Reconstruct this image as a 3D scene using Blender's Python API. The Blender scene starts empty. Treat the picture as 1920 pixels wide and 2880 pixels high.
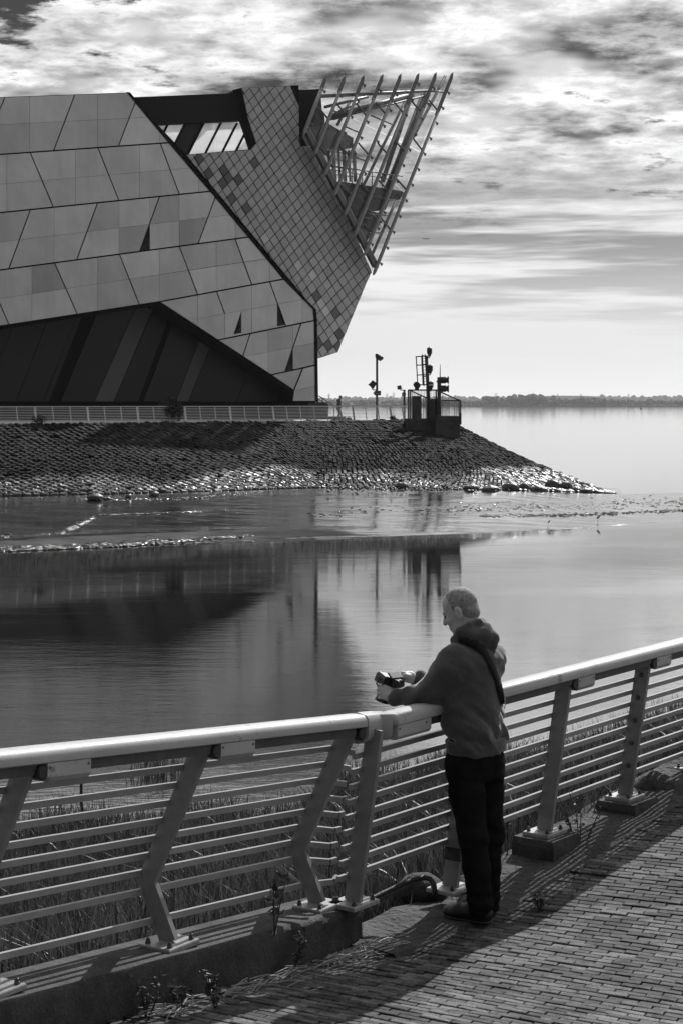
import bpy, math, random
import numpy as np
from mathutils import Vector, Matrix, Quaternion
from mathutils.geometry import tessellate_polygon

random.seed(7); rng = np.random.default_rng(7)
S = bpy.context.scene
COL = S.collection
R = math.radians

# ------------------------------------------------------------------ camera
F = 5000.0          # focal length in photograph pixels (1920 x 2880)
H = 2.7             # eye height above the paving at the man's feet
HZ = 1134.0         # horizon line in the photograph
cam = bpy.data.cameras.new('camera'); camo = bpy.data.objects.new('camera', cam); COL.objects.link(camo)
camo.location = (0, 0, H); camo.rotation_euler = (R(90), 0, 0)
cam.sensor_fit = 'VERTICAL'; cam.sensor_height = 36.0; cam.sensor_width = 24.0
cam.lens = F / 2880 * 36.0
cam.shift_y = (HZ - 1440) / 2880
cam.clip_start = 0.1; cam.clip_end = 30000
S.camera = camo

# ------------------------------------------------------------------ sky, sun, exposure
SUN_AZ, SUN_EL = 24.0, 38.0
sd = Vector((math.sin(R(SUN_AZ)) * math.cos(R(SUN_EL)), math.cos(R(SUN_AZ)) * math.cos(R(SUN_EL)), math.sin(R(SUN_EL))))
W = bpy.data.worlds.new('World'); S.world = W; W.use_nodes = True
nt = W.node_tree; nt.nodes.clear()
def N(t, **k):
    n = nt.nodes.new(t)
    for a, b in k.items(): setattr(n, a, b)
    return n
def L(a, b): nt.links.new(a, b)
def M(op, a, b=None, c=None, clamp=False):
    n = N('ShaderNodeMath', operation=op, use_clamp=clamp)
    for i, v in enumerate((a, b, c)):
        if v is None: continue
        if isinstance(v, (int, float)): n.inputs[i].default_value = v
        else: L(v, n.inputs[i])
    return n.outputs[0]
def ramp(v, a, b, to0=0.0, to1=1.0):
    n = N('ShaderNodeMapRange', interpolation_type='SMOOTHSTEP'); L(v, n.inputs[0])
    for i, x in enumerate((a, b, to0, to1)): n.inputs[i + 1].default_value = x
    return n.outputs[0]
sky = N('ShaderNodeTexSky', sky_type='NISHITA'); sky.sun_disc = False
sky.sun_elevation = R(SUN_EL); sky.sun_rotation = R(SUN_AZ); sky.air_density = 1.3; sky.dust_density = 2.2; sky.ozone_density = 2.0
sc = N('ShaderNodeSeparateColor'); L(sky.outputs[0], sc.inputs[0])
red = sc.outputs[0]                       # black and white film through a red filter
tc = N('ShaderNodeTexCoord'); sx = N('ShaderNodeSeparateXYZ'); L(tc.outputs['Generated'], sx.inputs[0])
zz = M('MAXIMUM', sx.outputs[2], 0.0)
den = M('ADD', zz, 0.11)
cx = M('DIVIDE', sx.outputs[0], den); cy = M('DIVIDE', sx.outputs[1], den)
def cloud(scale, ox, oy, detail, rough, dist, sy=1.0):
    cb = N('ShaderNodeCombineXYZ'); L(M('ADD', cx, ox), cb.inputs[0]); L(M('ADD', M('MULTIPLY', cy, sy), oy), cb.inputs[1])
    n = N('ShaderNodeTexNoise'); L(cb.outputs[0], n.inputs['Vector'])
    n.inputs['Scale'].default_value = scale; n.inputs['Detail'].default_value = detail
    n.inputs['Roughness'].default_value = rough; n.inputs['Distortion'].default_value = dist
    return n.outputs[0]
big = cloud(0.9, 3.6, 1.7, 2, 0.5, 0.0, 0.9)
mid = cloud(4.6, 5.2, 2.9, 6, 0.66, 0.0, 1.0)
tex = cloud(3.2, 1.4, 9.2, 3, 0.62, 0.0, 1.0)
d = M('ADD', M('MULTIPLY', mid, 0.85), M('MULTIPLY', big, 0.42))
dens = ramp(d, 0.50, 0.61)
shade = M('ADD', ramp(tex, 0.34, 0.64, 0.36, 1.05), ramp(d, 0.56, 0.76, 0.26, -0.30))
# long thin streaks of cloud lower down
sv = N('ShaderNodeVectorMath', operation='MULTIPLY'); L(tc.outputs['Generated'], sv.inputs[0]); sv.inputs[1].default_value = (4.5, 4.5, 62.0)
sn1 = N('ShaderNodeTexNoise'); L(sv.outputs[0], sn1.inputs['Vector']); sn1.inputs['Scale'].default_value = 1.0; sn1.inputs['Detail'].default_value = 4; sn1.inputs['Roughness'].default_value = 0.6
streak = ramp(sn1.outputs[0], 0.47, 0.63, 0.0, 0.9)
lowz = ramp(zz, 0.085, 0.150, 1.0, 0.0)
dens = M('ADD', M('MULTIPLY', dens, M('SUBTRACT', 1.0, lowz)), M('MULTIPLY', streak, lowz))
shade = M('ADD', M('MULTIPLY', shade, M('SUBTRACT', 1.0, lowz)), M('MULTIPLY', lowz, 0.98))
# thin cloud and haze scatter forward: the sky is brighter towards the sun's side
vd = N('ShaderNodeVectorMath', operation='DOT_PRODUCT'); L(tc.outputs['Generated'], vd.inputs[0]); vd.inputs[1].default_value = sd
fwd = ramp(vd.outputs['Value'], -0.3, 0.80, 0.24, 1.0)
hor = ramp(zz, 0.0, 0.185, 1.0, 0.0)
dens = M('MULTIPLY', dens, ramp(zz, 0.01, 0.07, 0.0, 1.0))
base = M('ADD', M('MULTIPLY', red, 0.10), M('MULTIPLY', M('MULTIPLY', hor, hor), 8.0))
cl = M('MULTIPLY', shade, 9.6)
mix = M('ADD', M('MULTIPLY', base, M('SUBTRACT', 1.0, dens)), M('MULTIPLY', cl, dens))
mix = M('MULTIPLY', mix, fwd)
bg = N('ShaderNodeBackground'); L(mix, bg.inputs[0]); bg.inputs[1].default_value = 0.1
wo = N('ShaderNodeOutputWorld'); L(bg.outputs[0], wo.inputs[0])

sl = bpy.data.lights.new('sun', 'SUN'); sl.energy = 5.0; sl.angle = R(0.53)
so = bpy.data.objects.new('sun', sl); COL.objects.link(so); so.location = (60, 60, 90)
so.rotation_euler = sd.to_track_quat('Z', 'Y').to_euler()
S.render.engine = 'CYCLES'
S.view_settings.view_transform = 'Standard'; S.view_settings.look = 'None'
S.view_settings.exposure = 0.0; S.view_settings.gamma = 1.0; S.view_settings.use_curve_mapping = False
S.cycles.use_denoising = True; S.cycles.max_bounces = 6; S.cycles.diffuse_bounces = 2; S.cycles.glossy_bounces = 3; S.cycles.transmission_bounces = 3; S.cycles.transparent_max_bounces = 12
S.cycles.volume_bounces = 0; S.cycles.caustics_reflective = False; S.cycles.caustics_refractive = False

# ------------------------------------------------------------------ photograph geometry
def yp(px, py, Y): return Vector(((px - 960) / F * Y, Y, H - (py - HZ) / F * Y))
def gp(px, py, z):
    Y = F * (H - z) / (py - HZ); return Vector(((px - 960) / F * Y, Y, z))

# ------------------------------------------------------------------ materials
MATS = {}
def mat(name, col, rough=0.6, metal=0.0, var=0.15, vs=4.0, bump=0.0, bs=30.0, spec=0.5, rnd=0.0, fine=0.0, fs=120.0, coat=0.0):
    if name in MATS: return MATS[name]
    m = bpy.data.materials.new(name); m.use_nodes = True; t = m.node_tree; t.nodes.clear()
    nn = t.nodes.new; l = t.links.new
    out = nn('ShaderNodeOutputMaterial'); p = nn('ShaderNodeBsdfPrincipled'); l(p.outputs[0], out.inputs[0])
    p.inputs['Roughness'].default_value = rough; p.inputs['Metallic'].default_value = metal
    p.inputs['Specular IOR Level'].default_value = spec; p.inputs['Coat Weight'].default_value = coat
    g = nn('ShaderNodeNewGeometry')
    n1 = nn('ShaderNodeTexNoise'); l(g.outputs['Position'], n1.inputs['Vector']); n1.inputs['Scale'].default_value = vs
    n1.inputs['Detail'].default_value = 6; n1.inputs['Roughness'].default_value = 0.65
    r = nn('ShaderNodeMapRange'); l(n1.outputs[0], r.inputs[0])
    r.inputs[1].default_value = 0.3; r.inputs[2].default_value = 0.7; r.inputs[3].default_value = 1 - var; r.inputs[4].default_value = 1 + var
    v = r.outputs[0]
    def mul(a, b):
        q = nn('ShaderNodeMath'); q.operation = 'MULTIPLY'; l(a, q.inputs[0])
        if isinstance(b, float): q.inputs[1].default_value = b
        else: l(b, q.inputs[1])
        return q.outputs[0]
    if fine:
        n3 = nn('ShaderNodeTexNoise'); l(g.outputs['Position'], n3.inputs['Vector']); n3.inputs['Scale'].default_value = fs; n3.inputs['Detail'].default_value = 2
        r3 = nn('ShaderNodeMapRange'); l(n3.outputs[0], r3.inputs[0]); r3.inputs[1].default_value = .35; r3.inputs[2].default_value = .65
        r3.inputs[3].default_value = 1 - fine; r3.inputs[4].default_value = 1 + fine; v = mul(v, r3.outputs[0])
    if rnd:
        oi = nn('ShaderNodeObjectInfo'); r2 = nn('ShaderNodeMapRange'); l(oi.outputs['Random'], r2.inputs[0])
        r2.inputs[3].default_value = 1 - rnd; r2.inputs[4].default_value = 1 + rnd; v = mul(v, r2.outputs[0])
    v = mul(v, float(col))
    l(v, p.inputs['Base Color'])
    if bump:
        n2 = nn('ShaderNodeTexNoise'); l(g.outputs['Position'], n2.inputs['Vector']); n2.inputs['Scale'].default_value = bs
        n2.inputs['Detail'].default_value = 5
        b = nn('ShaderNodeBump'); l(n2.outputs[0], b.inputs['Height']); b.inputs['Strength'].default_value = bump; b.inputs['Distance'].default_value = 1.0 / bs
        l(b.outputs[0], p.inputs['Normal'])
    MATS[name] = m
    return m

class MN:
    """small node helper for the special materials"""
    def __init__(s, name):
        s.m = bpy.data.materials.new(name); s.m.use_nodes = True; s.t = s.m.node_tree; s.t.nodes.clear()
        s.out = s.n('ShaderNodeOutputMaterial'); s.p = s.n('ShaderNodeBsdfPrincipled'); s.l(s.p.outputs[0], s.out.inputs[0])
        s.pos = s.n('ShaderNodeNewGeometry').outputs['Position']; MATS[name] = s.m
    def n(s, t, **k):
        x = s.t.nodes.new(t)
        for a, b in k.items(): setattr(x, a, b)
        return x
    def l(s, a, b): s.t.links.new(a, b)
    def math(s, op, a, b=None, clamp=False):
        n = s.n('ShaderNodeMath', operation=op, use_clamp=clamp)
        for i, v in enumerate((a, b)):
            if v is None: continue
            if isinstance(v, (int, float)): n.inputs[i].default_value = v
            else: s.l(v, n.inputs[i])
        return n.outputs[0]
    def noise(s, scale, detail=4, rough=0.55, stretch=None, dist=0.0, off=0.0):
        v = s.pos
        if stretch or off:
            mp = s.n('ShaderNodeMapping'); s.l(v, mp.inputs[0]); mp.inputs['Scale'].default_value = stretch or (1, 1, 1); mp.inputs['Location'].default_value = (off, off * .7, 0); v = mp.outputs[0]
        n = s.n('ShaderNodeTexNoise'); s.l(v, n.inputs['Vector']); n.inputs['Scale'].default_value = scale
        n.inputs['Detail'].default_value = detail; n.inputs['Roughness'].default_value = rough; n.inputs['Distortion'].default_value = dist
        return n.outputs[0]
    def rng(s, v, a, b, c=0.0, d=1.0, smooth=True):
        n = s.n('ShaderNodeMapRange', interpolation_type='SMOOTHSTEP' if smooth else 'LINEAR'); s.l(v, n.inputs[0])
        for i, x in enumerate((a, b, c, d)): n.inputs[i + 1].default_value = x
        return n.outputs[0]
    def rand(s, a, b):
        isl = s.n('ShaderNodeNewGeometry').outputs['Random Per Island']
        return s.rng(s.math('FRACT', s.math('ADD', s.n('ShaderNodeObjectInfo').outputs['Random'], isl)), 0, 1, a, b, False)
    def bump(s, h, strength, dist):
        b = s.n('ShaderNodeBump'); s.l(h, b.inputs['Height'])
        if isinstance(strength, (int, float)): b.inputs['Strength'].default_value = strength
        else: s.l(strength, b.inputs['Strength'])
        b.inputs['Distance'].default_value = dist
        s.l(b.outputs[0], s.p.inputs['Normal'])
    def set(s, **k):
        for a, v in k.items():
            i = s.p.inputs[a.replace('_', ' ')]
            if isinstance(v, (int, float)):
                try: i.default_value = v
                except (TypeError, ValueError): i.default_value = (v, v, v, 1)
            else: s.l(v, i)

# ------------------------------------------------------------------ mesh helpers
def rootloc(o):
    v = Vector((0, 0, 0))
    while o is not None:
        v = v + o.location; o = o.parent
    return v
def link(o, parent=None):
    COL.objects.link(o)
    if parent is not None: o.parent = parent
    return o
def tag(o, label=None, cat=None, group=None, kind=None):
    for k, v in (('label', label), ('category', cat), ('group', group), ('kind', kind)):
        if v: o[k] = v
    return o
def thing(name, loc, label, cat, group=None):
    o = bpy.data.objects.new(name, None); o.empty_display_size = 0.2; link(o); o.location = loc
    return tag(o, label, cat, group)
def mesh_np(name, V, Fq, smooth=False):
    me = bpy.data.meshes.new(name); V = np.asarray(V, float); Fq = np.asarray(Fq, np.int32)
    k = Fq.shape[1]
    me.vertices.add(len(V)); me.vertices.foreach_set('co', V.astype(np.float32).ravel())
    me.loops.add(Fq.size); me.loops.foreach_set('vertex_index', Fq.ravel())
    me.polygons.add(len(Fq)); me.polygons.foreach_set('loop_start', np.arange(len(Fq), dtype=np.int32) * k)
    me.update(calc_edges=True); me.validate()
    if smooth: me.polygons.foreach_set('use_smooth', np.ones(len(me.polygons), bool))
    return me

class MB:
    """collects shapes in world coordinates, builds ONE mesh object"""
    def __init__(s): s.v = []; s.f = []
    def add(s, v, f):
        o = len(s.v); s.v += [Vector(x) for x in v]; s.f += [tuple(i + o for i in q) for q in f]; return s
    def prism(s, pts, off):
        """closed prism: polygon pts (list of Vectors) pushed by vector off"""
        n = len(pts); off = Vector(off); v = list(pts) + [p + off for p in pts]
        f = [tuple(range(n)), tuple(range(2 * n - 1, n - 1, -1))]
        f += [(i, i + n, (i + 1) % n + n, (i + 1) % n) for i in range(n)]
        # consistent orientation
        nrm = Vector((0, 0, 0))
        for i in range(n): nrm += Vector(pts[i]).cross(Vector(pts[(i + 1) % n]))
        if nrm.dot(off) > 0: f = [tuple(reversed(q)) for q in f]
        return s.add(v, f)
    def cham(s, pts, off, c):
        """prism whose far face (pts + off) is chamfered inward by c"""
        n = len(pts); off = Vector(off); ce = sum((Vector(p) for p in pts), Vector()) / n
        top = [p + off + (ce - p).normalized() * c for p in pts]; mid_ = [p + off * 0.75 for p in pts]
        v = list(pts) + mid_ + top
        f = [tuple(range(n)), tuple(range(3 * n - 1, 2 * n - 1, -1))]
        for a in (0, n): f += [(i + a, i + a + n, (i + 1) % n + a + n, (i + 1) % n + a) for i in range(n)]
        nrm = Vector((0, 0, 0))
        for i in range(n): nrm += Vector(pts[i]).cross(Vector(pts[(i + 1) % n]))
        if nrm.dot(off) > 0: f = [tuple(reversed(q)) for q in f]
        return s.add(v, f)
    def box(s, c, ax, ay, az):
        c, ax, ay, az = Vector(c), Vector(ax), Vector(ay), Vector(az)
        p = [c - ax - ay - az, c + ax - ay - az, c + ax + ay - az, c - ax + ay - az]
        return s.prism(p, az * 2)
    def bar(s, a, b, side, up, w, h):
        """rectangular bar from a to b, full width w along side, full height h along up"""
        a, b = Vector(a), Vector(b); sd_, u = Vector(side).normalized() * w / 2, Vector(up).normalized() * h / 2
        return s.prism([a - sd_ - u, a + sd_ - u, a + sd_ + u, a - sd_ + u], b - a)
    def tube(s, pts, r, n=8, caps=True):
        pts = [Vector(p) for p in pts]; k = len(pts); rr = r if isinstance(r, (list, tuple)) else [r] * k
        t0 = (pts[1] - pts[0]).normalized(); u = t0.orthogonal().normalized(); v = []; f = []
        for i, p in enumerate(pts):
            t = ((pts[min(i + 1, k - 1)] - pts[max(i - 1, 0)])).normalized()
            u = (u - t * u.dot(t)); u = u.normalized() if u.length > 1e-6 else t.orthogonal().normalized()
            w = t.cross(u)
            for j in range(n):
                a = 2 * math.pi * j / n; v.append(p + (u * math.cos(a) + w * math.sin(a)) * rr[i])
        for i in range(k - 1):
            for j in range(n):
                a = i * n + j; b = i * n + (j + 1) % n; f.append((a, b, b + n, a + n))
        if caps: f += [tuple(range(n - 1, -1, -1)), tuple(range((k - 1) * n, k * n))]
        return s.add(v, f)
    def lathe(s, base, axis, prof, n=10):
        """prof: list of (distance along axis, radius)"""
        base, axis = Vector(base), Vector(axis).normalized(); u = axis.orthogonal().normalized(); w = axis.cross(u); v = []; f = []
        for (h, r) in prof:
            for j in range(n):
                a = 2 * math.pi * j / n; v.append(base + axis * h + (u * math.cos(a) + w * math.sin(a)) * r)
        k = len(prof)
        for i in range(k - 1):
            for j in range(n):
                a = i * n + j; b = i * n + (j + 1) % n; f.append((a, b, b + n, a + n))
        f += [tuple(range(n - 1, -1, -1)), tuple(range((k - 1) * n, k * n))]
        return s.add(v, f)
    def sweep(s, prof, pts, side, up):
        """profile [(a,b)] (closed) swept along pts; a along side, b along up"""
        n = len(prof); v = []; f = []
        for i, p in enumerate(pts):
            sd_ = Vector(side[i] if isinstance(side, list) else side)
            for a, b in prof: v.append(Vector(p) + sd_ * a + Vector(up) * b)
        for i in range(len(pts) - 1):
            for j in range(n):
                a = i * n + j; b = i * n + (j + 1) % n; f.append((a, b, b + n, a + n))
        f += [tuple(range(n - 1, -1, -1)), tuple(range((len(pts) - 1) * n, len(pts) * n))]
        return s.add(v, f)
    def build(s, name, m, parent=None, smooth=False, loc=None):
        base = rootloc(parent) if parent is not None else (Vector(loc) if loc is not None else Vector((0, 0, 0)))
        me = bpy.data.meshes.new(name); me.from_pydata([tuple(x - base) for x in s.v], [], s.f); me.validate(); me.update()
        me.materials.append(m)
        if smooth: me.polygons.foreach_set('use_smooth', np.ones(len(me.polygons), bool))
        o = bpy.data.objects.new(name, me); link(o, parent)
        if parent is None: o.location = base
        return o
def obj_np(name, V, Fq, m, parent=None, smooth=False):
    b = rootloc(parent) if parent is not None else Vector((0, 0, 0))
    me = mesh_np(name, np.asarray(V, float) - np.array(b), Fq, smooth); me.materials.append(m)
    return link(bpy.data.objects.new(name, me), parent)

def smooth_angle(o, deg=35):
    me = o.data; me.polygons.foreach_set('use_smooth', np.ones(len(me.polygons), bool))
    try: me.set_sharp_from_angle(angle=R(deg))
    except Exception: pass
    return o

# value noise used for shapes
_perm = rng.random((64, 64, 64))
def vnoise(P, scale):
    q = np.asarray(P, float) * scale; i = np.floor(q).astype(int); f = q - i; f = f * f * (3 - 2 * f)
    r = 0
    for dx in (0, 1):
        for dy in (0, 1):
            for dz in (0, 1):
                w = (f[..., 0] if dx else 1 - f[..., 0]) * (f[..., 1] if dy else 1 - f[..., 1]) * (f[..., 2] if dz else 1 - f[..., 2])
                r = r + w * _perm[(i[..., 0] + dx) % 64, (i[..., 1] + dy) % 64, (i[..., 2] + dz) % 64]
    return r
def fbm(P, scale, oct=4):
    r = 0; a = 0.5
    for k in range(oct): r = r + a * vnoise(np.asarray(P, float) + 13.7 * k, scale * 2 ** k); a *= 0.5
    return r

# ================================================================== SETTING
ZW = -3.5           # water level
ZP = 1.45           # far promenade level
MAN = gp(1345, 2590, 0.0)

# ---- near railing lines (needed by the paving and the bank)
DL = Vector((3314 / F, 1, -544 / F)); DR = Vector((3838 / F, 1, 60 / F))
DLh = Vector((DL.x, DL.y, 0)).normalized(); DRh = Vector((DR.x, DR.y, 0)).normalized()
INL = Vector((DLh.y, -DLh.x, 0)); INR = Vector((DRh.y, -DRh.x, 0))      # towards the paving
def on_line(P, D, px):
    k = (px - 960) / F; t = (k * P.y - P.x) / (D.x - k * D.y); return P + D * t
P2 = gp(895, 2553, 0.2); P1 = on_line(P2, DL, 478); P0 = on_line(P2, DL, -22) ; P00 = P0 + (P0 - P1)
P3 = gp(993, 2545, 0.2)
P3h = Vector((P3.x, P3.y, 0)); DR0 = Vector((DR.x, DR.y, 0))
def post_r(px, py):
    p = on_line(P3h, DR0, px); p.z = H - (py - HZ) / F * p.y; return p
P4 = post_r(1265, 2503); P5 = post_r(1530, 2345); P6 = post_r(1756, 2245); P7 = post_r(1945, 2165)
CH = gp(1075, 2004, 1.16)                                              # the corner of the handrail

def ground(x, y):
    x = np.asarray(x, float); y = np.asarray(y, float)
    s = (x - P3.x) * DRh.x + (y - P3.y) * DRh.y
    up = np.maximum(0, -s) ; return 0.095 * (np.sqrt(up * up + 0.01) - 0.1) + 0.10 * (np.sqrt(np.maximum(0, s - 0.75) ** 2 + .01) - .1)
def gz(x, y): return float(ground(x, y))

# ---- water
w = MN('water')
far_f = w.noise(0.02, 3, 0.5, (1, 2.2, 1)); big_w = w.rng(w.noise(0.05, 4, 0.6, (1, 3.0, 1), 0.6), 0.38, 0.62, 0.15, 1.0)
h = w.math('ADD', w.math('MULTIPLY', w.noise(1.6, 5, 0.6, (1, 2.6, 1), 0.3), 1.0), w.math('MULTIPLY', w.noise(0.33, 3, 0.5, (1, 3.4, 1)), 1.6))
wy = w.n('ShaderNodeSeparateXYZ'); w.l(w.pos, wy.inputs[0])
near = w.rng(wy.outputs[1], 20, 50, 1.0, 0.0)
h = w.math('ADD', h, w.math('MULTIPLY', w.math('MULTIPLY', near, w.noise(3.4, 4, .6, (1, 2.2, 1), .4)), 1.1))
w.bump(h, w.math('ADD', w.math('MULTIPLY', big_w, 0.028), w.math('MULTIPLY', near, .09)), 0.10)
w.set(Base_Color=0.02, Roughness=0.05, IOR=1.45, Specular_IOR_Level=0.5)
gw = w.n('ShaderNodeBsdfGlossy'); gw.inputs['Color'].default_value = (.9, .9, .9, 1); gw.inputs['Roughness'].default_value = .04
for l_ in list(w.t.links):
    if l_.to_node == w.p and l_.to_socket.name == 'Normal': w.l(l_.from_socket, gw.inputs['Normal'])
wm = w.n('ShaderNodeMixShader'); wm.inputs[0].default_value = .62; w.l(w.p.outputs[0], wm.inputs[1]); w.l(gw.outputs[0], wm.inputs[2]); w.l(wm.outputs[0], w.out.inputs[0])
water = MB().add([(-9000, -60, ZW), (9000, -60, ZW), (9000, 9000, ZW), (-9000, 9000, ZW)], [(0, 1, 2, 3)]).build('estuary_water', MATS['water'])
tag(water, kind='structure')

# ---- far embankment: top edge and toe
A0 = yp(-40, 1190, 105.0); B0 = yp(1200, 1187, 134.0)
A0.z = B0.z = ZP
TOE = [(-60, 1398), (250, 1392), (500, 1386), (760, 1377), (900, 1373), (1100, 1373), (1300, 1377), (1450, 1381), (1600, 1385), (1725, 1388)]
ZT = -2.33
def mud_drop(px): return 0 if px < 1400 else .42 * (px - 1400) / 325 if px < 1725 else .42 + .56 * min(1, (px - 1725) / 200)
toe = [gp(a, b, ZT - mud_drop(a)) for a, b in TOE]
def poly_at(pts, u):
    k = u * (len(pts) - 1); i = min(int(k), len(pts) - 2); f = k - i; return pts[i].lerp(pts[i + 1], f)
tops = [A0.lerp(B0, t) for t in (0, .2, .4, .6, .7, .8, .9, .97, 1.0)] + [B0 + Vector((1.6, 1.2, 0))]
back = [(tops[-1], toe[-1]), (B0 + Vector((1.6, 4, 0)), toe[-1] + Vector((.1, 7, -.3))), (B0 + Vector((1.0, 9, 0)), toe[-1] + Vector((-1.0, 24, -.5))), (B0 + Vector((-1, 14, 0)), toe[-1] + Vector((-5, 44, -.5)))]
def emb(u, v):
    """u along the bank, v 0 at the top and 1 at the toe"""
    t = poly_at(tops, u); b = poly_at(toe, u)
    p = t.lerp(b, v); p.z += -0.30 * math.sin(math.pi * v) * (0.2 + 0.8 * u * u); return p

st = MN('stone_setts')
zc = st.n('ShaderNodeSeparateXYZ'); st.l(st.pos, zc.inputs[0]); z = zc.outputs[2]
zn = st.math('ADD', z, st.math('MULTIPLY', st.math('SUBTRACT', st.noise(0.16, 5, 0.6, (1, .6, 1)), 0.5), 2.4))
band = st.math('MULTIPLY', st.rng(zn, -2.3, -1.7, 0.55, 1.0), st.rng(zn, -1.2, -0.55, 0.22, 1.0))       # weed line
low = st.rng(zn, -1.75, -1.45, 1.0, 0.0)                                                                # sun glint on the wet toe stones, put into their colour
patch = st.rng(st.noise(0.22, 5, 0.65, (1, .5, 1), 0.4, 4.0), 0.43, 0.55, 0.16, 1.0)
val = st.math('ADD', st.math('MULTIPLY', st.math('MULTIPLY', band, patch), 0.020), st.math('MULTIPLY', low, 0.036))
val = st.math('MULTIPLY', val, st.rng(st.noise(2.2, 3, .5), 0.3, 0.7, 0.65, 1.3))
st.set(Base_Color=st.math('MULTIPLY', val, st.rand(0.75, 1.25)), Roughness=st.rng(zn, -1.9, -1.2, 0.36, 0.85), Specular_IOR_Level=st.rng(zn, -1.9, -1.2, 0.7, 0.15))
st.bump(st.noise(9, 3, .6), 0.5, 0.05)
algae = mat('slope_earth', 0.025, 0.9, var=.4, vs=1.0)
# bed of the slope under the stones
nu, nv = 60, 14; V = []; Q = []
for i in range(nu + 1):
    for j in range(nv + 1): V.append(emb(i / nu, j / nv) - Vector((0, 0, 0.10)))
nb = 8
for i in range(1, nb + 1):
    k = i / nb * (len(back) - 1); a = min(int(k), len(back) - 2); f = k - a
    t = back[a][0].lerp(back[a + 1][0], f); b = back[a][1].lerp(back[a + 1][1], f)
    for j in range(nv + 1): V.append(t.lerp(b, j / nv) - Vector((0, 0, 0.10 + 0.30 * math.sin(math.pi * j / nv))))
for i in range(nu + nb):
    for j in range(nv):
        a = i * (nv + 1) + j; Q.append((a, a + 1, a + nv + 2, a + nv + 1))
slope = obj_np('embankment_slope', [tuple(p) for p in V], Q, algae, smooth=True); tag(slope, kind='structure')
# the setts, laid in courses
ROWS = 34; stones = []
for r_ in range(ROWS):
    v = (r_ + 0.5) / ROWS; v = v ** 0.86
    n = int(104 + 30 * (1 - v))
    for c in range(n):
        u = (c + 0.5 * (r_ % 2) + 0.5 + random.uniform(-.08, .08)) / (n + .5)
        if u > 0.999: continue
        p = emb(u, v); du = (emb(min(1, u + .01), v) - emb(max(0, u - .01), v)); dv = (emb(u, min(1, v + .02)) - emb(u, max(0, v - .02)))
        su = du.length / (min(1, u + .01) - max(0, u - .01)) / n; sv = dv.length / (min(1, v + .02) - max(0, v - .02)) / ROWS * (0.86 * ((r_ + .5) / ROWS) ** -.14)
        a = du.normalized(); nrm = a.cross(dv).normalized()
        if nrm.z < 0: nrm = -nrm
        b = nrm.cross(a)
        if random.random() < .02: continue
        p = p + a * random.gauss(0, .04 * su) + b * random.gauss(0, .03 * sv)
        stones.append((p, a, b, nrm, su * random.uniform(.80, .98), sv * random.uniform(.76, .95)))
def stone_mesh(seed):
    rr = random.Random(seed); v = []; f = []
    ang = [2 * math.pi * (k + .5) / 8 + rr.uniform(-.12, .12) for k in range(8)]
    for zz_, sc_ in ((-.9, 1.0), (.35, 1.0), (.85, .72)):
        for a in ang:
            q = (abs(math.cos(a)) ** 4 + abs(math.sin(a)) ** 4) ** -.25
            v.append((0.5 * sc_ * q * math.cos(a), 0.5 * sc_ * q * math.sin(a), zz_ + (rr.uniform(-.12, .12) if zz_ > 0 else 0)))
    for k in range(2):
        for j in range(8): f.append((k * 8 + j, k * 8 + (j + 1) % 8, (k + 1) * 8 + (j + 1) % 8, (k + 1) * 8 + j))
    f.append(tuple(range(16, 24)))
    me = bpy.data.meshes.new('stone'); me.from_pydata(v, [], f); me.update(); me.materials.append(MATS['stone_setts']); return me
SM = [stone_mesh(k) for k in range(7)]
def stone_matrix(s):
    p, a, b, nrm, su, sv = s
    tilt = Quaternion(a, random.uniform(-.17, .17)) @ Quaternion(b, random.uniform(-.15, .15))
    m = Matrix((a * su, b * sv, nrm * random.uniform(.10, .14))).transposed(); m = tilt.to_matrix() @ m
    m = m.to_4x4(); m.translation = p - nrm * .01; return m
stones.sort(key=lambda s: -(s[4] * s[5] * (1 if s[0].x > -s[0].y * .192 else 0)) / s[0].y ** 2)
for k, s in enumerate(stones[:300]):
    o = bpy.data.objects.new('stone', SM[k % 7]); link(o, slope); o.matrix_local = stone_matrix(s)
V = []; Q = []; T8 = []
for k, s in enumerate(stones[300:]):
    m = stone_matrix(s); me = SM[k % 7]; o = len(V)
    V += [m @ x.co for x in me.vertices]
    for p in me.polygons: (Q if len(p.vertices) == 4 else T8).append(tuple(i + o for i in p.vertices))
rest = MB(); rest.v = V; rest.f = Q + T8; o = rest.build('stone_paving', MATS['stone_setts'], slope); tag(o, kind='stuff')

# ---- mud flat between the water's edge and the embankment
mud = MN('wet_mud')
mh = mud.math('ADD', mud.math('MULTIPLY', mud.noise(0.55, 6, 0.6, (1, 2.4, 1), .5), 1.0), mud.math('MULTIPLY', mud.noise(3.2, 4, .6, (1, 2.0, 1)), 0.22))
crest = mud.rng(mud.noise(.30, 5, .6, (1, 3.2, 1), .8, 3.0), .54, .64, 0.0, 1.0)
mud.bump(mud.math('ADD', mh, mud.math('MULTIPLY', mud.math('MULTIPLY', crest, mud.noise(5.5, 3, .6, (1, 1.6, 1))), 2.0)), 0.07, 0.16)
mud.set(Base_Color=mud.rng(mud.noise(.4, 4, .6, (1, 2, 1)), .3, .7, .02, .05), Roughness=mud.rng(mud.noise(.25, 4, .6, (1, 3, 1)), .4, .65, .06, .22), Specular_IOR_Level=1.0, IOR=1.6)
gm_ = mud.n('ShaderNodeBsdfGlossy'); gm_.inputs['Color'].default_value = (.92, .92, .92, 1); gm_.inputs['Roughness'].default_value = .06
for l_ in list(mud.t.links):
    if l_.to_node == mud.p and l_.to_socket.name == 'Normal': mud.l(l_.from_socket, gm_.inputs['Normal'])
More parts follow.
